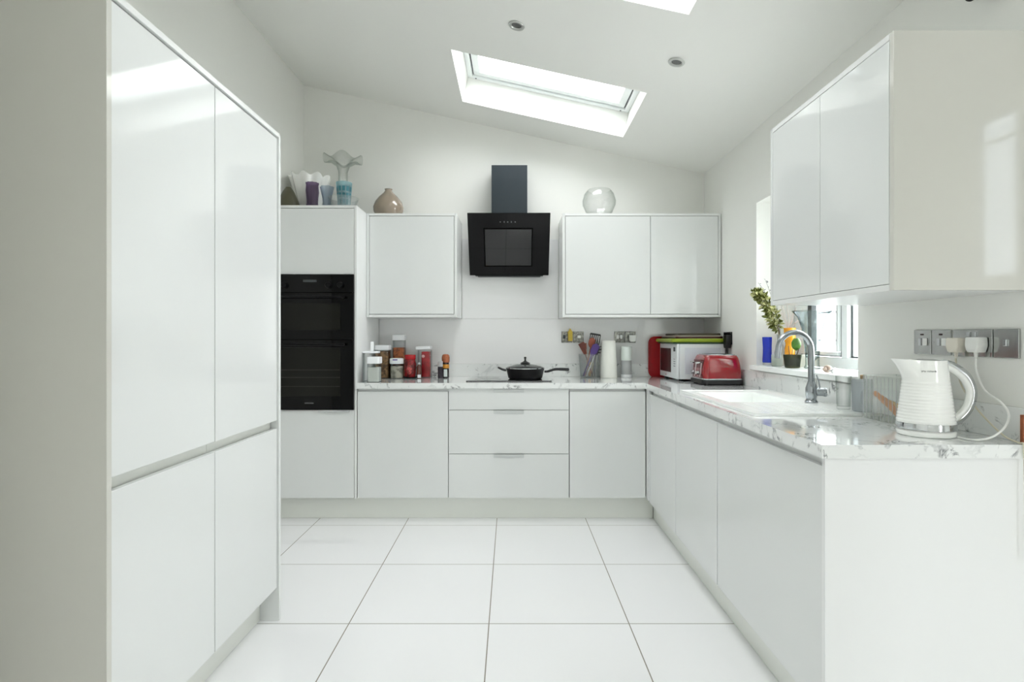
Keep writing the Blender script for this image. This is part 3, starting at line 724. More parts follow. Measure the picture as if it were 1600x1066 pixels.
# ------------------------------------------------------------------ ceiling downlights
for i, (x, y, lb) in enumerate(((0.007, 2.82, 'round recessed ceiling downlight left of the skylight centre'), (0.828, 2.83, 'round recessed ceiling downlight nearest the window wall'))):
    t = thing('downlight' + ('.001' if i else ''), lb, 'ceiling light', (0, 0, 0))
    t.matrix_world = MC @ Matrix.Translation((x / co, y, 0)) @ Matrix.Rotation(PI, 4, 'X')
    MB().lathe([(0.026, 0.0005), (0.041, 0.0005), (0.043, 0.003), (0.040, 0.007), (0.030, 0.007), (0.026, 0.0005)], 36).build('bezel', mat('downlight_bezel', (190, 192, 188), 0.3, metal=0.5), t)
    MB().lathe([(0, 0.002), (0.022, 0.002), (0.026, 0.001), (0, 0.0006)], 28).build('lens', mat('downlight_lens', (90, 92, 90), 0.2), t)


# ------------------------------------------------------------------ jars by the ovens
def at(px, y):            # x of a spot seen at column px when it stands at depth y
    return (px - 805) * y / F
M_lid = mat('white_lid', (242, 244, 246), 0.3)
M_redlid = mat('red_lid', (176, 12, 22), 0.25)
M_coffee = mat('coffee_red_label', (150, 26, 30), 0.35, noise=0.75, nscale=45)
M_cereal = mat('cereal', (150, 112, 74), 0.8, noise=0.65, nscale=40, bump=0.6)
M_biscuit = mat('orange_biscuit', (196, 108, 60), 0.7, noise=0.6, nscale=40, bump=0.5)
M_stone = mat('grey_dry_food', (186, 180, 164), 0.8, noise=0.55, nscale=26, bump=0.6)
M_spice = mat('copper_lid', (176, 104, 70), 0.35, metal=0.4, noise=0.3, nscale=60)
M_dkjar = mat('dark_jar', (36, 30, 34), 0.15, coat=0.5)
def box_jar(name, label, px, y, wd, h, fill, fh, lidh=0.022, lid_m=None, group=None, rz=0.0, dp=None, body=None):
    dp = dp or wd
    t = thing(name, label, 'jar', (at(px, y), y, WT + 0.0005), rz, group)
    hx, hy = wd / 2, dp / 2
    MB().prism(rrect(-hx, hx, -hy, hy, 0.012), 'z', 0, h - lidh - 0.0005, 0.001).build('jar_body', body or M_jarplast, t)
    if fill: MB().prism(rrect(-hx + 0.003, hx - 0.003, -hy + 0.003, hy - 0.003, 0.010), 'z', 0.002, fh, 0.003).build('contents', fill, t)
    MB().prism(rrect(-hx - 0.003, hx + 0.003, -hy - 0.003, hy + 0.003, 0.013), 'z', h - lidh, h, 0.003).build('lid', lid_m or M_lid, t)
    return t
t = box_jar('storage_container', 'clear food container with a white flip-up spout lid, furthest left by the ovens', 580, 3.845, 0.106, 0.207, None, 0, 0.014, dp=0.07)
MB().box(-0.004, 0.018, -0.01, 0.01, 0.2075, 0.272, 0.004).build('flip_handle', M_lid, t)
MB().box(0.02, 0.075, -0.03, 0.03, 0.1955, 0.21, 0.003).build('spout', M_lid, t) if False else None
box_jar('storage_container.001', 'low clear container with a white lid in front of the flip-lid one', 585, 3.752, 0.082, 0.170, mat('pale_flour', (205, 206, 200), 0.8), 0.10, 0.045, dp=0.085)
box_jar('storage_container.002', 'clear white-lidded container of brown cereal', 598.5, 4.12, 0.100, 0.245, M_cereal, 0.20, 0.035)
box_jar('storage_jar', 'tallest clear jar with a white lid and orange biscuits', 624, 4.215, 0.086, 0.322, M_biscuit, 0.225, 0.042)
t = thing('storage_jar.001', 'small clear jar with a wide white lid and grey dried food, in front', 'jar', (at(620, 4.09), 4.09, WT + 0.0005))
MB().lathe([(0, 0), (0.045, 0), (0.049, 0.006), (0.049, 0.085), (0.046, 0.1), (0.044, 0.107), (0, 0.107)], 40).build('jar_body', M_jarplast, t)
MB().lathe([(0, 0.002), (0.045, 0.002), (0.0465, 0.008), (0.0465, 0.09), (0, 0.098)], 32).build('contents', M_stone, t)
l = MB().lathe([(0, 0.1075), (0.050, 0.1075), (0.052, 0.112), (0.052, 0.142), (0.047, 0.148), (0, 0.149)], 40).build('lid', M_lid, t)
MB().box(-0.020, 0.016, -0.0535, -0.0505, 0.134, 0.142, 0.001).build('label_print', mat('violet_print', (92, 70, 150), 0.5), l)
t = thing('coffee_jar', 'dark coffee jar with a red lid and red label', 'jar', (at(641, 4.10), 4.10, WT + 0.0125))
MB().lathe([(0, 0), (0.036, 0), (0.041, 0.008), (0.043, 0.06), (0.043, 0.10), (0.037, 0.128), (0.034, 0.134), (0, 0.134)], 40).build('jar_body', M_coffee, t)
MB().lathe([(0, 0.1345), (0.038, 0.1345), (0.040, 0.137), (0.040, 0.166), (0.037, 0.170), (0, 0.170)], 36).build('lid', M_redlid, t)
MB().lathe([(0.0438, 0.02), (0.0438, 0.105)], 40).build('label_band', mat('label_pink', (196, 96, 92), 0.4, noise=0.6, nscale=30), t) if False else \
    MB().ball((0, -0.0385, 0.062), 0.024, (0.85, 0.30, 1.7)).build('label_oval', mat('label_pink', (200, 88, 84), 0.4, noise=0.6, nscale=60), t)
tag(MB().lathe([(0, 0), (0.043, 0), (0.055, 0.011), (0.053, 0.0115), (0.043, 0.004), (0, 0.004)], 40).build('glass_dish', glass('teal_glass', (186, 214, 216), (110, 150, 156), 0.8), loc=(at(641, 4.10), 4.10, WT + 0.0005)), 'small blue-green glass dish under the coffee jar', 'dish')
bpy.data.objects['coffee_jar'].location.z = WT + 0.005
t = thing('storage_jar.002', 'clear canister with a slanting white lid and a red packet inside', 'jar', (at(664, 4.19), 4.19, WT + 0.0005))
MB().prism(rrect(-0.050, 0.050, -0.04, 0.04, 0.012), 'z', 0, 0.205, 0.001).build('jar_body', M_jarplast, t)
MB().prism(rrect(-0.022, 0.040, -0.032, 0.032, 0.008), 'z', 0.003, 0.195, 0.004).build('red_packet', mat('packet_red', (184, 22, 34), 0.35, noise=0.35, nscale=25), t)
MB().ball((-0.008, -0.030, 0.160), 0.013, (1, 0.4, 1.0)).build('packet_print', mat('print_pink', (226, 170, 170), 0.5), t)
MB().box(-0.056, 0.056, -0.046, 0.046, 0.212, 0.236, 0.004, mx=Matrix.Rotation(R(-2), 4, 'Y')).build('lid', M_lid, t)
t = thing('small_jar', 'small brown jar with a white knob in front of the red packet', 'jar', (at(655, 4.08), 4.08, WT + 0.0005))
MB().lathe([(0, 0), (0.017, 0), (0.019, 0.004), (0.018, 0.085), (0.010, 0.10), (0, 0.10)], 24).build('jar_body', mat('brown_jar', (92, 42, 30), 0.2, coat=0.4), t)
MB().ball((0, 0, 0.108), 0.009).build('knob', M_lid, t)
MB().box(-0.010, 0.016, -0.0205, -0.018, 0.004, 0.028, 0.001).build('label', M_lid, t)
t = thing('spice_grinder', 'spice grinder with a copper-orange top and white label', 'jar', (at(696.5, 4.13), 4.13, WT + 0.0005))
MB().lathe([(0, 0), (0.023, 0), (0.025, 0.004), (0.025, 0.115), (0, 0.115)], 28).build('jar_body', M_dkjar, t)
MB().lathe([(0, 0.1155), (0.027, 0.1155), (0.029, 0.125), (0.030, 0.150), (0.026, 0.168), (0.018, 0.176), (0, 0.178)], 28).build('grinder_top', M_spice, t)
MB().lathe([(0.0256, 0.072), (0.0262, 0.073), (0.0262, 0.100), (0.0256, 0.101)], 28).build('orange_band', mat('amber_label', (204, 140, 46), 0.4), t)
MB().box(-0.012, 0.014, -0.0268, -0.0235, 0.010, 0.065, 0.001).build('label', mat('label_paper', (214, 222, 220), 0.5), t)
t = thing('spice_jar', 'small dark patterned spice jar with a pale lid', 'jar', (at(688, 4.09), 4.09, WT + 0.0005))
MB().lathe([(0, 0), (0.018, 0), (0.019, 0.004), (0.019, 0.085), (0, 0.086)], 24).build('jar_body', mat('speckled_jar', (52, 44, 54), 0.3, noise=0.6, nscale=70), t)
MB().lathe([(0, 0.0865), (0.019, 0.0865), (0.019, 0.122), (0.015, 0.127), (0, 0.127)], 24).build('lid', mat('pale_lid', (186, 184, 184), 0.4), t)

# ------------------------------------------------------------------ plates on the back wall
def plate_b(name, label, x0, x1, z0, z1, cat='socket', yb_=YB - 0.0075):
    t = thing(name, label, cat, ((x0 + x1) / 2, yb_, (z0 + z1) / 2)); hx = (x1 - x0) / 2 - 0.001; hz = (z1 - z0) / 2
    MB().box(-hx, hx, -0.006, 0, -hz, hz, 0.002).build('face_plate', mat('mottled_steel_plate', (150, 150, 144), 0.22, metal=1.0, noise=0.55, nscale=70), t)
    return t
M_yel = mat('yellow_plug', (206, 178, 60), 0.4)
t = plate_b('switched_socket', 'steel socket plate with a yellow plug, left of the utensil jar', 0.358, 0.444, 1.187, 1.274)
MB().box(-0.03, -0.012, -0.010, -0.006, -0.012, 0.016, 0.001).build('rocker', M_gasket, t)
t = thing('yellow_plug', 'yellow plug pushed into the steel socket by the hob', 'plug', (0.425, YB - 0.0142, 1.233))
MB().box(-0.017, 0.017, -0.028, 0, -0.034, 0.042, 0.004).build('plug_body', M_yel, t)
MB().prism([(-0.022, 0.03), (0.0, 0.066), (0.022, 0.03)], 'y', -0.024, -0.006, 0.002).build('pull_tab', M_yel, t)
t = plate_b('cooker_switch', 'steel switch plate just behind the wooden spoons', 0.446, 0.532, 1.187, 1.274, 'switch')
MB().box(-0.006, 0.018, -0.011, -0.006, -0.008, 0.012, 0.002).build('rocker', M_wplast, t)
for x in (-0.03, 0.03): MB().box(x - 0.003, x + 0.003, -0.0065, -0.006, 0.026, 0.032).build('screw', M_gasket, t)
t = plate_b('fused_switch.002', 'steel fused switch plate above the white cylinder canister', 0.768, 0.848, 1.187, 1.274, 'switch')
MB().box(-0.024, -0.004, -0.010, -0.006, -0.014, 0.016, 0.001).build('rocker', M_wplast, t)
MB().box(0.006, 0.022, -0.009, -0.006, -0.014, 0.016, 0.001).build('fuse_holder', M_wplast, t)
t = plate_b('switched_socket.001', 'steel socket plate with a white plug near the canister', 0.850, 0.934, 1.187, 1.274)
MB().box(-0.02, -0.008, -0.010, -0.006, 0.022, 0.036, 0.001).build('rocker', M_wplast, t)
t = thing('power_plug.002', 'white plug in the back wall socket above the grey canister', 'plug', (0.906, YB - 0.0142, 1.222))
MB().prism([(-0.026, 0.024), (0.026, 0.024), (0.026, -0.014), (0.016, -0.028), (-0.016, -0.028), (-0.026, -0.014)], 'y', -0.03, 0, 0.004).build('plug_body', M_wplast, t)

# ------------------------------------------------------------------ utensils
UX, UY = 0.562, 4.19
tag(MB().lathe([(0, 0), (0.066, 0), (0.068, 0.004), (0.080, 0.176), (0.078, 0.176), (0.065, 0.008), (0, 0.008)], 40).build('utensil_jar', M_plast, loc=(UX, UY, WT + 0.0005)), 'clear jar holding the cooking utensils on the back worktop', 'jar')
M_wood = mat('spoon_wood', (166, 96, 54), 0.6, noise=0.3, nscale=30)
M_dwood = mat('dark_spoon_wood', (112, 44, 28), 0.5, noise=0.3, nscale=30)
M_purple = mat('purple_silicone', (74, 48, 122), 0.4)
def stick(name, label, cat, p0, p1, m, r=0.005, head=None, hm=None):
    """utensil from foot p0 to the start of its head p1, in jar space"""
    p0 = Vector(p0); p1 = Vector(p1); d = (p1 - p0); L = d.length
    q = d.to_track_quat('Z', 'Y')
    t = thing(name, label, cat, (UX + p0.x, UY + p0.y, WT + p0.z))
    t.rotation_mode = 'QUATERNION'; t.rotation_quaternion = q
    MB().tube([(0, 0, 0), (0, 0, L)], [r, r * 0.9], 10).build('handle', m, t)
    return t, L, q
def flat_head(t, L, poly, th, m, name, q, holes=()):
    # the head's plane is turned to face the room
    inv = q.inverted().to_matrix().to_4x4()
    d = q @ Vector((0, 0, 1)); side = d.cross(Vector((0, -1, 0))).normalized(); nrm = side.cross(d)
    B = Matrix((side, nrm, d)).transposed().to_4x4()
    mb = MB()
    for p in poly if isinstance(poly[0][0], (list, tuple)) else [poly]:
        mb.prism([(a, b + L) for a, b in p], 'y', -th / 2, th / 2, 0.001, mx=inv @ B)
    return mb.build(name, m, t)
t, L, q = stick('wooden_spatula', 'dark wooden spatula leaning left out of the utensil jar', 'spatula', (0.025, -0.02, 0.012), (-0.035, -0.015, 0.185), M_dwood)
flat_head(t, L - 0.01, [(-0.010, 0), (0.010, 0), (0.028, 0.075), (0.018, 0.095), (-0.026, 0.088)], 0.005, M_dwood, 'blade', q)
t, L, q = stick('wooden_spoon', 'light wooden spoon handle rising beside the dark spatula', 'spoon', (0.0, 0.02, 0.012), (-0.022, 0.03, 0.22), mat('pale_wood', (205, 160, 128), 0.6))
flat_head(t, L - 0.01, [(-0.006, 0), (0.006, 0), (0.010, 0.05), (-0.010, 0.05)], 0.006, M_wood, 'tip', q)
t, L, q = stick('wooden_spoon.001', 'reddish wooden spoon in front of the slotted turner', 'spoon', (-0.03, 0.02, 0.012), (0.012, 0.0, 0.235), M_wood)
flat_head(t, L - 0.01, [(-0.008, 0), (0.008, 0), (0.024, 0.030), (0.024, 0.062), (0.008, 0.078), (-0.012, 0.074), (-0.024, 0.05), (-0.022, 0.022)], 0.008, mat('rosy_wood', (158, 84, 62), 0.6), 'bowl', q)
t, L, q = stick('slotted_turner', 'black slotted turner, topmost in the utensil jar', 'turner', (0.0, 0.035, 0.012), (0.040, 0.030, 0.255), M_bplastic)
polys = [[(-0.020, -0.035), (0.020, -0.035), (0.040, 0.0), (0.040, 0.012), (-0.040, 0.012), (-0.040, 0.0)], [(-0.044, 0.070), (0.044, 0.070), (0.038, 0.084), (-0.038, 0.084)]]
for k in range(6):
    x = -0.040 + k * 0.0150
    polys.append([(x, 0.011), (x + 0.0065, 0.011), (x + 0.0065, 0.071), (x, 0.071)])
flat_head(t, L - 0.005, polys, 0.004, M_bplastic, 'slotted_blade', q)
t, L, q = stick('silicone_spatula', 'purple silicone spatula crossing the utensil jar', 'spatula', (-0.048, -0.03, 0.012), (0.018, -0.030, 0.175), M_purple, 0.007)
flat_head(t, L - 0.01, [(-0.010, 0), (0.012, 0), (0.028, 0.03), (0.032, 0.085), (0.0, 0.10), (-0.024, 0.08), (-0.024, 0.03)], 0.008, M_purple, 'blade', q)
t, L, q = stick('pasta_server', 'black toothed pasta server at the right of the utensil jar', 'ladle', (0.02, -0.02, 0.012), (0.050, -0.022, 0.18), M_bplastic)
flat_head(t, L - 0.01, [[(-0.014, 0), (0.012, 0), (0.018, 0.06), (-0.018, 0.06)], [(0.010, 0.012), (0.032, 0.020), (0.032, 0.026), (0.012, 0.024)], [(0.012, 0.036), (0.034, 0.046), (0.034, 0.052), (0.012, 0.048)], [(0.012, 0.058), (0.028, 0.068), (0.028, 0.074), (0.006, 0.062)]], 0.012, M_bplastic, 'toothed_head', q)
t, L, q = stick('whisk', 'thin steel utensil shaft slanting across the jar', 'whisk', (-0.028, -0.048, 0.012), (0.034, -0.045, 0.165), M_chrome, 0.004)
for k, (x, c_) in enumerate(((0.004, (196, 160, 92)), (0.024, (206, 200, 170)), (0.040, (40, 44, 66)))):
    t_ = tag(MB().tube([(0, 0, 0), (0.003, 0.003, 0.105)], 0.006, 10).build('knife', mat('short_handle%d' % k, c_, 0.4), loc=(UX + x, UY - 0.012 + 0.006 * k, WT + 0.010)), ['tan', 'cream', 'navy'][k] + ' short handle standing low inside the utensil jar', 'knife')

# kitchen roll and canister
t = thing('kitchen_roll', 'tapering white roll standing by the utensil jar', 'kitchen roll', (at(951, 4.17), 4.17, WT + 0.0005))
MB().lathe([(0.0, 0.0), (0.062, 0.0), (0.0625, 0.002), (0.060, 0.12), (0.050, 0.275), (0.048, 0.278), (0.018, 0.278), (0.018, 0.01), (0, 0.01)], 48).build('paper', mat('roll_paper', (244, 244, 238), 0.85, bump=0.3, bscale=200), t)
t = thing('cylinder_canister', 'slim canister, white above and grey below', 'canister', (at(978.5, 4.18), 4.18, WT + 0.0005))
MB().lathe([(0, 0), (0.039, 0), (0.040, 0.002), (0.040, 0.022), (0, 0.022)], 36).build('base', M_lid, t)
MB().lathe([(0, 0.0225), (0.039, 0.0225), (0.039, 0.128), (0, 0.128)], 36).build('grey_band', mat('grey_translucent', (176, 178, 180), 0.35), t)
MB().lathe([(0, 0.1285), (0.040, 0.1285), (0.040, 0.230), (0.037, 0.234), (0, 0.234)], 36).build('lid', mat('pale_green_white', (226, 234, 230), 0.35), t)

# ------------------------------------------------------------------ microwave corner
t = thing('microwave_oven', 'white microwave oven side-on in the corner behind the red toaster', 'microwave', (1.11, 3.785, WT))
MB().box(0.018, 0.333, 0, 0.445, 0.015, 0.258, 0.005).build('body', M_mw, t)
fr = MB().box(0.0, 0.0175, 0.0, 0.445, 0.015, 0.258, 0.004).build('front_panel', M_mw, t)
MB().box(-0.002, 0.0005, 0.145, 0.425, 0.055, 0.225, 0.001).build('door_window', M_mwwin, fr)
MB().box(-0.001, 0.0005, 0.04, 0.085, 0.205, 0.235, 0.0005).build('display', M_gasket, fr)
f = MB()
for r_ in range(4):
    for c_ in range(3): f.box(-0.001, 0.0004, 0.040 + c_ * 0.016, 0.049 + c_ * 0.016, 0.100 + r_ * 0.016, 0.106 + r_ * 0.016)
f.build('keypad', mat('key_grey', (120, 124, 128), 0.5), fr)
MB().box(-0.001, 0.0004, 0.265, 0.285, 0.030, 0.036).build('badge', mat('badge_red', (150, 40, 50), 0.5), fr)
MB().box(0.055, 0.30, -0.003, 0.001, 0.05, 0.232, 0.001).build('side_recess', mat('microwave_side', (206, 210, 218), 0.4), t)
for x, y in ((0.04, 0.04), (0.30, 0.04), (0.04, 0.40), (0.30, 0.40)):
    MB().lathe([(0, 0.0003), (0.016, 0.0003), (0.018, 0.0155), (0, 0.0155)], 16, (x, y, 0)).build('foot', M_bplastic, t)
t = thing('red_tray', 'red rounded tray standing upright behind the microwave', 'tray', (1.03, 4.252, WT + 0.0005))
MB().prism(rrect(0.0, 0.38, 0.0, 0.305, 0.045), 'y', -0.004, 0.004, 0.0015).build('tray_base', M_redtray, t)
f = MB(); pr = rrect(0.0, 0.38, 0.0, 0.305, 0.045); pr = pr + [pr[0]]
f.tube([(p[0], -0.006, p[1]) for p in pr], 0.006, 8, cap=False); f.build('rolled_rim', M_redtray, t)
f.bm if False else None
t = thing('plastic_tray', 'lime green tray lying on top of the microwave', 'tray', (1.275, 4.01, WT + 0.2585))
MB().prism(rrect(-0.185, 0.165, -0.225, 0.225, 0.03), 'z', 0, 0.010, 0.002).build('tray_base', mat('dark_green', (26, 62, 34), 0.35), t)
f = MB()
f.prism(rrect(-0.200, 0.172, -0.235, 0.235, 0.035), 'z', 0.0105, 0.036, 0.010); f.build('tray_rim', mat('lime_green', (140, 160, 34), 0.3), t)
tag(MB().prism(rrect(-0.17, 0.16, -0.20, 0.20, 0.02), 'z', 0, 0.014, 0.003).build('serving_tray', mat('dark_red_lacquer', (64, 12, 16), 0.3), loc=(1.285, 4.02, WT + 0.2585 + 0.037)), 'dark red tray stacked on the lime green tray', 'tray')
tag(MB().prism(rrect(-0.165, 0.15, -0.19, 0.19, 0.02), 'z', 0, 0.005, 0.001).build('glass_board', mat('pale_board', (206, 200, 178), 0.3), loc=(1.290, 4.02, WT + 0.2585 + 0.0515)), 'thin pale board between the dark trays on the microwave', 'board')
tag(MB().prism(rrect(-0.155, 0.14, -0.18, 0.18, 0.02), 'z', 0, 0.016, 0.004).build('chopping_board', mat('dark_olive_wood', (66, 58, 40), 0.45, noise=0.3, nscale=30), loc=(1.295, 4.02, WT + 0.2585 + 0.057)), 'dark olive board, topmost of the stack on the microwave', 'board')
t = thing('double_socket.001', 'chrome double socket, dark reflection put into its colour, on the wall behind the toaster', 'socket', (XR - 0.0005, 3.80, 1.222))
MB().box(-0.006, 0, -0.072, 0.072, -0.043, 0.043, 0.002).build('face_plate', mat('chrome_dark_reflection', (60, 62, 64), 0.2, metal=0.9), t)  # chrome plate with its dark reflection put into the colour
t = thing('power_plug.003', 'black plug hanging in the chrome socket behind the toaster', 'plug', (XR - 0.0068, 3.755, 1.205))
MB().prism([(-0.026, 0.04), (0.026, 0.04), (0.028, -0.01), (0.018, -0.05), (-0.018, -0.05), (-0.028, -0.01)], 'x', -0.036, 0, 0.004).build('plug_body', M_bplastic, t)
MB().tube([(-0.018, 0, -0.048), (-0.018, 0, -0.085), (-0.016, 0.0, -0.170)], [0.007, 0.005, 0.004], 10).build('cord', M_bplastic, t)

# toaster
t = thing('toaster', 'red four-slot toaster with chrome levers by the microwave', 'toaster', (1.312, 3.60, WT))
hx, hy = 0.122, 0.132
MB().prism(rrect(-hx - 0.010, hx + 0.008, -hy - 0.006, hy + 0.006, 0.035), 'z', 0.006, 0.034, 0.004).build('base', M_bplastic, t)
for x, y in ((-0.10, -0.10), (0.10, -0.10), (-0.10, 0.10), (0.10, 0.10)):
    MB().lathe([(0, 0.0003), (0.014, 0.0003), (0.014, 0.007), (0, 0.007)], 14, (x, y, 0)).build('foot', M_bplastic, t)
MB().prism(rrect(-hx - 0.004, hx + 0.004, -hy - 0.003, hy + 0.003, 0.033), 'z', 0.0345, 0.042, 0.001).build('chrome_trim', M_chrome, t)
tb = bmesh.new(); rings = []
for z, k, in ((0.0425, 1.0), (0.08, 0.995), (0.12, 0.965), (0.155, 0.91), (0.175, 0.865), (0.188, 0.80), (0.190, 0.74)):
    rings.append([tb.verts.new((p[0] * k + 0.006 * (1 - k), p[1] * k, z)) for p in rrect(-hx, hx, -hy, hy, 0.034, 8)])
for a, b in zip(rings, rings[1:]):
    n = len(a)
    for i in range(n): tb.faces.new((a[i], a[(i + 1) % n], b[(i + 1) % n], b[i]))
tb.faces.new(rings[-1])
mb = MB(); mb.merge(tb); shell = mb.build('shell', M_red, t)
MB().prism(rrect(-0.088, 0.092, -0.094, 0.094, 0.02), 'z', 0.1902, 0.1945, 0.001).build('chrome_top', M_chrome, t)
for y in (-0.066, -0.026, 0.018, 0.058): MB().box(-0.07, 0.074, y, y + 0.016, 0.1947, 0.1955).build('slot', M_bplastic, t)
fp = MB().box(-hx - 0.004, -hx + 0.012, -0.095, 0.095, 0.048, 0.150, 0.004, mx=Matrix.Translation((0.0, 0, 0)) @ Matrix.Rotation(R(4), 4, 'Y')).build('control_plate', mat('toaster_dark_red', (96, 20, 26), 0.2, metal=0.5), t)
for y in (-0.055, 0.045):
    MB().box(-hx - 0.034, -hx - 0.002, y - 0.018, y + 0.010, 0.134, 0.146, 0.004).build('lever', M_chrome, t)
    MB().tube([(-hx - 0.004, y - 0.004, 0.05), (-hx + 0.006, y - 0.004, 0.14)], 0.003, 8).build('lever_track', M_chrome, t)
    MB().lathe([(0, 0.016), (0.012, 0.016), (0.014, 0), (0, 0)], 18, mx=Matrix.Translation((-hx - 0.002, y + 0.03, 0.074)) @ Matrix.Rotation(-PI / 2, 4, 'Y')).build('dial', M_chrome, t)
MB().box(hx + 0.004, hx + 0.015, -0.05, 0.09, 0.0345, 0.075, 0.003).build('rear_panel', M_bplastic, t) if False else None

# ------------------------------------------------------------------ things on the oven housing and wall cabinets
HZ = 2.1105
t = tag(MB().lathe([(0, 0), (0.05, 0), (0.06, 0.006), (0.075, 0.04), (0.095, 0.12), (0.122, 0.22), (0.138, 0.275), (0.134, 0.276), (0.112, 0.215), (0.085, 0.12), (0.06, 0.03), (0, 0.02)], 96,
    wav=lambda a, k, r, z: (r * (1 + 0.08 * (z / 0.276) * math.cos(9 * a + 0.6)), z - (0.012 * (z / 0.276) ** 3) * math.sin(9 * a))).build('handkerchief_vase', M_milk, loc=(-1.488, 4.0, HZ)), 'large milky white vase with a folded wavy rim', 'vase')
tag(MB().lathe([(0, 0), (0.032, 0), (0.042, 0.008), (0.036, 0.04), (0.038, 0.08), (0.042, 0.12), (0.039, 0.165), (0.043, 0.180), (0.040, 0.179), (0.036, 0.12), (0.032, 0.04), (0, 0.02)], 80,
    wav=lambda a, k, r, z: (r * (1 + 0.07 * math.cos(10 * a)), z)).build('ribbed_vase', glass('purple_glass', (186, 168, 194), (118, 92, 134), 0.8, milk=0.2), loc=(at(488, 3.80), 3.80, HZ)), 'small ribbed purple glass vase in front of the white one', 'vase')
tag(MB().lathe([(0, 0), (0.022, 0), (0.026, 0.006), (0.03, 0.09), (0.045, 0.17), (0.043, 0.171), (0.027, 0.09), (0.02, 0.01), (0, 0.01)], 64,
    wav=lambda a, k, r, z: (r * (1 + 0.12 * (z / 0.17) * math.cos(6 * a)), z)).build('pleated_glass', glass('frosted_glass', (228, 234, 240), (170, 186, 200), 1.0, 0.1, milk=0.25), loc=(at(511, 3.86), 3.86, HZ)), 'small pleated frosted glass right of the purple vase', 'vase')
tag(MB().lathe([(0, 0), (0.05, 0), (0.052, 0.006), (0.02, 0.014), (0.017, 0.03), (0.03, 0.10), (0.036, 0.20), (0.034, 0.28), (0.033, 0.34), (0.05, 0.39), (0.09, 0.425), (0.142, 0.44), (0.139, 0.442), (0.086, 0.430), (0.046, 0.394), (0.031, 0.34), (0.033, 0.20), (0.027, 0.10), (0, 0.04)], 96,
    wav=lambda a, k, r, z: (r, z + (0.022 * max(0, (r - 0.03) / 0.11)) * math.cos(5 * a + 0.3))).build('ruffled_vase', M_glass, loc=(at(536, 4.09), 4.09, HZ)), 'tall clear glass vase with a wide ruffled rim', 'vase')
bx, by = at(537, 3.85), 3.85
tag(MB().lathe([(0, 0), (0.075, 0), (0.082, 0.005), (0.092, 0.06), (0.104, 0.088), (0.101, 0.089), (0.088, 0.06), (0.078, 0.007), (0, 0.005)], 56).build('glass_bowl', M_plast, loc=(bx, by, HZ)), 'clear glass bowl around the blue checked tumbler', 'bowl')
t = thing('glass_tumbler', 'pale blue glass tumbler with dark teal checks standing in a bowl', 'tumbler', (bx + 0.003, by, HZ + 0.0055))
MB().lathe([(0, 0), (0.036, 0), (0.040, 0.005), (0.055, 0.19), (0.052, 0.19), (0.037, 0.01), (0, 0.01)], 48).build('glass_body', glass('aqua_glass', (206, 230, 234), (160, 200, 210), 0.8, milk=0.4), t)
f = MB()
M_teal = mat('teal_checks', (52, 112, 124), 0.3)
for row, (za, zb) in enumerate(((0.035, 0.07), (0.078, 0.112), (0.125, 0.158))):
    for k in range(12):
        a0 = 2 * PI * k / 12 + 0.06; a1 = a0 + 2 * PI / 12 - 0.16
        tm = bmesh.new(); vs = []
        for z in (za, zb):
            r = 0.040 + (0.015) * (z - 0.005) / 0.185 + 0.0008
            vs.append([tm.verts.new((r * math.cos(a0 + (a1 - a0) * i / 4), r * math.sin(a0 + (a1 - a0) * i / 4), z)) for i in range(5)])
        for i in range(4): tm.faces.new((vs[0][i], vs[0][i + 1], vs[1][i + 1], vs[1][i]))
        f.merge(tm)
f.build('check_pattern', M_teal, t)
tag(MB().lathe([(0, 0), (0.074, 0), (0.077, 0.008), (0.066, 0.05), (0.04, 0.11), (0.018, 0.145), (0, 0.15)], 48).build('dark_dome', mat('dark_olive', (74, 72, 54), 0.35), loc=(-1.553, 3.78, HZ)), 'dark olive domed dish beside the milky vase, partly hidden by the tall cupboard', 'dish')
tag(MB().lathe([(0, 0), (0.078, 0), (0.090, 0.006), (0.108, 0.045), (0.112, 0.075), (0.100, 0.115), (0.070, 0.155), (0.040, 0.182), (0.027, 0.198), (0.025, 0.207), (0.029, 0.213), (0.025, 0.214), (0.021, 0.205), (0, 0.203)], 64).build('bud_vase', mat('smoky_brown_glass', (150, 136, 120), 0.08, coat=0.8, noise=0.08, nscale=4), loc=(at(607, 4.08), 4.08, 2.1105)), 'squat smoky brown vase with a tiny neck on the left wall cabinet', 'vase')
tag(MB().lathe([(0, 0), (0.045, 0), (0.05, 0.004), (0.095, 0.04), (0.122, 0.10), (0.124, 0.13), (0.11, 0.18), (0.085, 0.212), (0.082, 0.212), (0.107, 0.178), (0.120, 0.13), (0.118, 0.10), (0.09, 0.042), (0, 0.008)], 64).build('globe_vase', glass('globe_glass', (254, 254, 254), (236, 239, 237), 1.0), loc=(at(936, 4.10), 4.10, 2.1105)), 'round clear glass globe bowl on the right-hand back wall cabinet', 'vase')

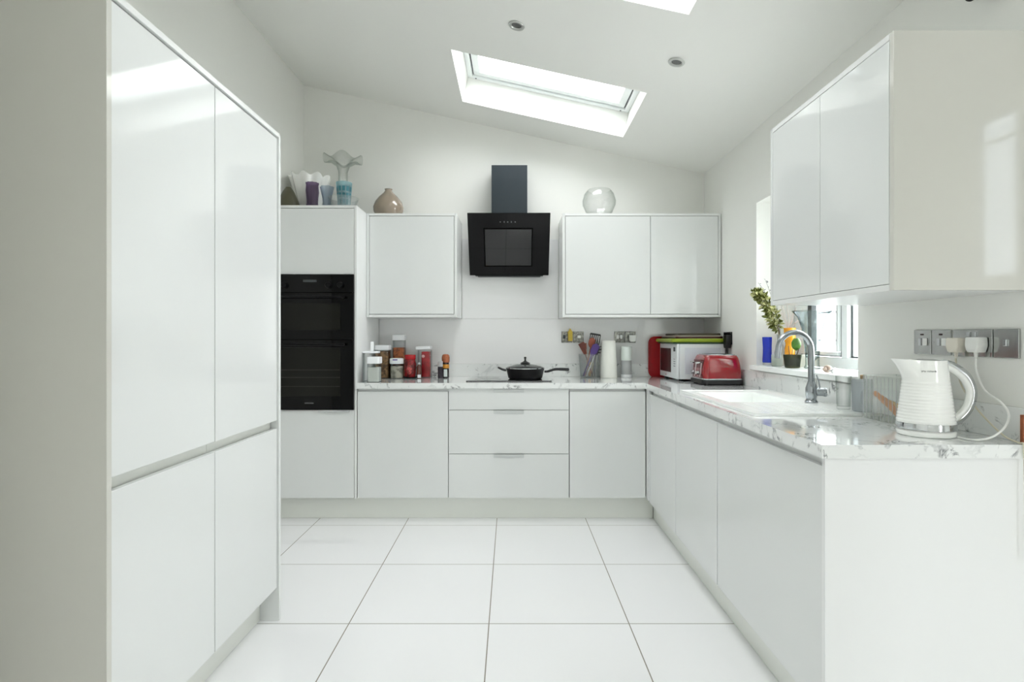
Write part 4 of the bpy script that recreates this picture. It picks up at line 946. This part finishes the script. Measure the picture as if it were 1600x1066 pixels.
# ------------------------------------------------------------------ window sill things
SZ = 1.0605
t = thing('blue_vase', 'narrow cobalt blue glass vase at the far end of the sill', 'vase', (at(1198.5, 3.285), 3.285, SZ))
MB().lathe([(0, 0), (0.022, 0), (0.024, 0.004), (0.024, 0.017), (0, 0.017)], 32).build('clear_foot', M_glass, t)
MB().lathe([(0, 0.0175), (0.024, 0.0175), (0.025, 0.022), (0.024, 0.10), (0.026, 0.168), (0.0235, 0.169), (0.021, 0.03), (0, 0.026)], 48, wav=lambda a, k, r, z: (r * (1 + 0.06 * math.cos(5 * a + z * 20)), z)).build('glass_body', glass('cobalt_glass', (96, 128, 240), (48, 70, 206), 0.9, milk=0.3), t)
bx, by = at(1218, 3.255), 3.255
tag(MB().lathe([(0, 0), (0.026, 0), (0.029, 0.004), (0.029, 0.07), (0.02, 0.12), (0.014, 0.15), (0.017, 0.185), (0.0155, 0.185), (0.0125, 0.15), (0.018, 0.12), (0.0265, 0.07), (0, 0.006)], 36).build('glass_bottle', M_plast, loc=(bx, by, SZ)), 'clear glass bottle holding the leafy branch', 'bottle')
t = thing('tea_light_jar', 'small pale glass jar in front of the leafy branch bottle', 'jar', (at(1214, 3.17), 3.17, SZ))
MB().lathe([(0, 0), (0.026, 0), (0.029, 0.004), (0.030, 0.068), (0.028, 0.068), (0.026, 0.008), (0, 0.008)], 36).build('glass_body', glass('pale_glass', (226, 230, 226), (160, 168, 164), 0.8, milk=0.3), t)
MB().lathe([(0, 0.0085), (0.025, 0.0085), (0.025, 0.028), (0, 0.028)], 28).build('wax', mat('wax_white', (230, 228, 218), 0.5), t)
# leafy branch
t = thing('leafy_branch', 'variegated yellow-green leafy branch leaning out from the sill', 'plant', (bx, by, SZ + 0.010))
random.seed(11)
stem = bez([(0, 0, 0), (-0.003, -0.003, 0.10), (-0.010, -0.01, 0.19), (-0.045, -0.03, 0.26), (-0.095, -0.055, 0.33), (-0.140, -0.075, 0.385), (-0.170, -0.085, 0.415)], 8)
MB().tube(stem, [0.0035] * 24 + [0.0022] * 25, 8).build('stem', mat('stem_brown', (110, 100, 60), 0.6), t)
f = MB(); f2 = MB()
def leaf(mb, p, d, ln, wd):
    d = Vector(d).normalized(); s_ = d.cross(Vector((random.uniform(-1, 1), random.uniform(-1, 1), random.uniform(-0.4, 1)))).normalized(); nn = s_.cross(d)
    tm = bmesh.new(); rows = []
    for k, (u, ww) in enumerate(((0, 0.08), (0.2, 0.7), (0.45, 1.0), (0.72, 0.72), (1.0, 0.04))):
        c = Vector(p) + d * ln * u - nn * (0.25 * ln * u * u)
        rows.append([tm.verts.new(c - s_ * wd * ww + nn * wd * 0.35 * ww), tm.verts.new(c), tm.verts.new(c + s_ * wd * ww + nn * wd * 0.35 * ww)])
    for a, b in zip(rows, rows[1:]):
        for i in range(2): tm.faces.new((a[i], a[i + 1], b[i + 1], b[i]))
    mb.merge(tm)
for i in range(440):
    k = random.randint(19, len(stem) - 1); p = stem[k]; fr_ = (k - 19) / (len(stem) - 20)
    spread = 0.050 * (1 - 0.65 * fr_) * min(1, 0.45 + fr_ * 3)
    off = Vector((random.gauss(0, 1), random.gauss(0, 1), random.gauss(0, 1))).normalized() * spread * random.random() ** 0.5
    leaf(f if i % 5 < 3 else f2, p + off * 0.9, off.normalized() + Vector((-0.5, -0.1, 0.5)), random.uniform(0.020, 0.032), random.uniform(0.006, 0.010))
ml1 = mat('leaf_olive', (112, 120, 46), 0.5, noise=0.45, nscale=90); ml2 = mat('leaf_cream', (206, 206, 150), 0.5, noise=0.25, nscale=90)
f.build('leaves', ml1, t)['kind'] = 'stuff'
o = f2.build('pale_leaves', ml2, t); o['kind'] = 'stuff'
# dark thin twigs
f = MB()
random.seed(5)
tw = thing('dry_twig', 'fine dark twig with tiny leaves rising over the leafy branch', 'twig', (bx + 0.006, by + 0.004, SZ + 0.010))
base = Vector((0.0, 0.0, 0.0))
for tip in ((-0.155, -0.055, 0.475), (-0.11, -0.05, 0.49), (-0.06, -0.04, 0.485), (-0.075, -0.04, 0.455)):
    pts = bez([base, (0.0, -0.002, 0.16), (tip[0] * 0.35, tip[1] * 0.4, 0.32), (tip[0] * 0.75, tip[1] * 0.8, 0.43), tip], 6)
    f.tube(pts, 0.0008, 5)
    for k in range(10, len(pts), 1):
        if random.random() < 0.6 and pts[k].z > 0.40: leaf(f, pts[k], (random.uniform(-1, 1), 0, random.uniform(-0.3, 1)), 0.013, 0.003)
f.build('twig_stems', mat('dark_twig', (74, 76, 80), 0.6), tw)
rd = thing('bare_twigs', 'bare pinkish twigs standing in the orange vase', 'twigs', (at(1233, 3.20) + 0.0, 3.20, SZ + 0.012))
f = MB()
for i in range(9):
    tx_ = -0.055 + i * 0.014 + random.uniform(-.004, .004); h_ = random.uniform(0.30, 0.36)
    f.tube(bez([(random.uniform(-.008, .008), random.uniform(-.008, .008), 0), (tx_ * 0.2, 0, 0.2), (tx_ * 0.8, random.uniform(-.02, .02), h_ * 0.8), (tx_ * 1.35, random.uniform(-.02, .02), h_)], 5), 0.0011, 5)
f.build('stems', mat('pink_twig', (196, 176, 168), 0.6), rd)['kind'] = 'stuff'
tag(MB().lathe([(0, 0), (0.022, 0), (0.026, 0.005), (0.028, 0.10), (0.022, 0.125), (0.024, 0.14), (0.031, 0.150), (0.032, 0.222), (0.029, 0.222), (0.028, 0.155), (0.019, 0.13), (0.022, 0.01), (0, 0.008)], 40).build('orange_vase', mat('orange_glass', (238, 160, 30), 0.2, coat=0.5), loc=(at(1234, 3.20), 3.20, SZ)), 'orange vase standing behind the dark plant pot', 'vase')
t = thing('potted_plant', 'dark green glass pot with one round green leaf and brown stems', 'plant', (at(1238, 3.02), 3.02, SZ))
MB().lathe([(0, 0), (0.034, 0), (0.038, 0.004), (0.046, 0.072), (0.044, 0.072), (0.036, 0.008), (0, 0.008)], 40).build('pot', glass('smoked_green_glass', (150, 158, 128), (84, 92, 66), 0.8, milk=0.1), t)
MB().lathe([(0, 0.0085), (0.035, 0.0085), (0.041, 0.052), (0.0, 0.058)], 32).build('soil', mat('bark_soil', (66, 54, 34), 0.9, noise=0.5, nscale=70, bump=0.8), t)
f = MB()
for tip in ((0.034, 0.0, 0.115), (0.006, 0.01, 0.10), (-0.02, 0, 0.12), (0.030, -0.01, 0.105)): f.tube(bez([(tip[0] * 0.3, tip[1], 0.055), (tip[0] * 0.8, tip[1], 0.08), tip], 5), 0.0018, 6)
f.build('stems', mat('brown_stem', (84, 60, 44), 0.6), t)
f = MB()
tm = bmesh.new(); bmesh.ops.create_icosphere(tm, subdivisions=3, radius=1.0)
for v in tm.verts: v.co *= 1 + 0.08 * math.sin(7 * v.co.x + 5 * v.co.z) * math.cos(6 * v.co.y)
bmesh.ops.scale(tm, vec=(0.026, 0.012, 0.034), verts=tm.verts); bmesh.ops.translate(tm, vec=(0.020, -0.002, 0.130), verts=tm.verts)
f.merge(tm); f.build('leaf', mat('fresh_green', (74, 124, 28), 0.45, noise=0.3, nscale=50), t)
tag(MB().lathe([(0, 0), (0.017, 0), (0.018, 0.002), (0.018, 0.068), (0.015, 0.070), (0.0015, 0.069), (0.001, 0.076), (0, 0.076)], 28).build('pillar_candle', mat('candle_white', (238, 238, 226), 0.5), loc=(at(1256, 3.10), 3.10, SZ)), 'short white pillar candle between the plant pot and the big clear vase', 'candle')
tag(MB().lathe([(0, 0), (0.036, 0), (0.040, 0.004), (0.034, 0.02), (0.034, 0.06), (0.040, 0.13), (0.054, 0.22), (0.072, 0.275), (0.100, 0.308), (0.098, 0.309), (0.070, 0.278), (0.052, 0.22), (0.037, 0.13), (0.031, 0.06), (0, 0.03)], 56).build('flared_vase', glass('crystal_glass', (246, 250, 250), (120, 138, 140), 1.0), loc=(at(1271, 2.94) - 0.006, 2.94, SZ)), 'large clear trumpet-shaped glass vase in front of the window', 'vase')
def shell_(name, label, x, y, rz, m, s_=1.0):
    f = MB(); pts = []; rd_ = []
    for k in range(46):
        u = k / 45; a = u * 4.2 * PI; r = 0.014 * (1 - u) ** 0.8 * s_
        pts.append((-0.030 * s_ * u * 1.2 + 0.016 * s_, r * math.cos(a), 0.0125 * s_ + r * 0.5 * math.sin(a))); rd_.append(max(0.0008, 0.0115 * s_ * (1 - u) ** 0.9))
    f.tube(pts, rd_, 12)
    o = f.build(name, m, loc=(x, y, SZ), rot=(0, 0, rz))
    zmin = min(v.co.z for v in o.data.vertices); o.location.z = SZ - zmin
    return tag(o, label, 'shell')
shell_('seashell', 'larger brown and cream seashell on the sill', at(1291, 2.63), 2.63, 0.4, mat('shell_brown', (206, 184, 168), 0.35, noise=0.35, nscale=60), 1.15)
shell_('seashell.001', 'smaller grey-white seashell at the near side of the brown one', at(1300, 2.56), 2.56, -0.5, mat('shell_white', (220, 220, 220), 0.35, noise=0.3, nscale=60), 0.9)

# ------------------------------------------------------------------ glasses and basket beside the sink
DZ = WT + 0.0116
tag(MB().lathe([(0, 0), (0.023, 0), (0.025, 0.004), (0.029, 0.128), (0.0295, 0.134), (0.0275, 0.134), (0.023, 0.012), (0, 0.010)], 44).build('drinking_glass', M_glass, loc=(at(1318, 2.23), 2.23, DZ)), 'clear drinking glass on the drainer, nearest the tap', 'glass')
t = thing('glass_bottle.001', 'grey translucent plastic tub with a small cork knob on the drainer', 'tub', (1.362, 2.165, DZ))
MB().lathe([(0, 0), (0.030, 0), (0.034, 0.003), (0.037, 0.118), (0.033, 0.126), (0, 0.127)], 44, wav=lambda a, k, r, z: (r * (1 + 0.02 * math.cos(16 * a)), z)).build('tub_body', glass('grey_plastic', (226, 229, 232), (190, 195, 200), 0.6, 0.15, milk=0.25), t)
MB().lathe([(0, 0.1272), (0.007, 0.1272), (0.008, 0.142), (0, 0.144)], 16).build('cork', mat('cork', (176, 150, 116), 0.8), t)
bpy.data.objects['glass_bottle.001'].name = 'plastic_tub'
t = thing('plastic_basket', 'clear ribbed plastic basket with orange things behind the kettle', 'basket', (1.372, 1.965, WT + 0.0005))
M_rib = glass('ribbed_plastic', (252, 253, 252), (236, 238, 237), 0.6, 0.1, milk=0.10)
bw, bl, bh = 0.062, 0.110, 0.158
MB().box(-bw + 0.004, bw - 0.004, -bl + 0.004, bl - 0.004, 0, 0.003).build('basket_floor', M_rib, t)
f = MB()
for x0_, x1_, y0_, y1_ in ((-bw, bw, -bl, -bl + 0.002), (-bw, bw, bl - 0.002, bl), (-bw, -bw + 0.002, -bl + 0.002, bl - 0.002), (bw - 0.002, bw, -bl + 0.002, bl - 0.002)):
    f.box(x0_, x1_, y0_, y1_, 0, bh)
f.build('basket_wall', M_rib, t)
f = MB()
n = 11
for k in range(n + 1):
    y_ = -bl + k * 2 * bl / n; f.tube([(-bw - 0.001, y_, 0.002), (-bw - 0.001, y_, bh)], 0.0013, 6)
for k in range(1, 7):
    x_ = -bw + k * 2 * bw / 7; f.tube([(x_, -bl - 0.001, 0.002), (x_, -bl - 0.001, bh)], 0.0013, 6)
o = f.build('basket_ribs', glass('rib_plastic', (250, 250, 250), (240, 242, 240), 0.8, 0.1, milk=0.30), t)
f = MB()
for a, b in (((-bw, -bl), (bw, -bl)), ((bw, -bl), (bw, bl)), ((bw, bl), (-bw, bl)), ((-bw, bl), (-bw, -bl))): f.tube([(a[0], a[1], bh + 0.002), (b[0], b[1], bh + 0.002)], 0.0028, 8)
f.build('basket_rim', M_rib, t)
M_org = mat('orange_carrot', (214, 134, 66), 0.6, noise=0.2, nscale=40)
for k, (p0, p1, lb) in enumerate((((-0.035, 0.085, 0.095), (-0.030, -0.055, 0.018), 'orange stick leaning inside the clear ribbed basket, nearer its open side'), ((-0.005, 0.080, 0.070), (0.0, -0.075, 0.016), 'amber stick lying lower inside the clear ribbed basket, nearer the wall'))):
    o = MB().tube(bez([p0, ((p0[0] + p1[0]) / 2, (p0[1] + p1[1]) / 2, (p0[2] + p1[2]) / 2 + 0.005), p1], 5), [0.009] * 3 + [0.0115] * 6 + [0.007] * 2, 12).build('orange_stick', M_org if k == 0 else mat('amber_orange', (214, 168, 76), 0.6), loc=(1.372, 1.965, WT + 0.0005))
    tag(o, lb, 'stick')
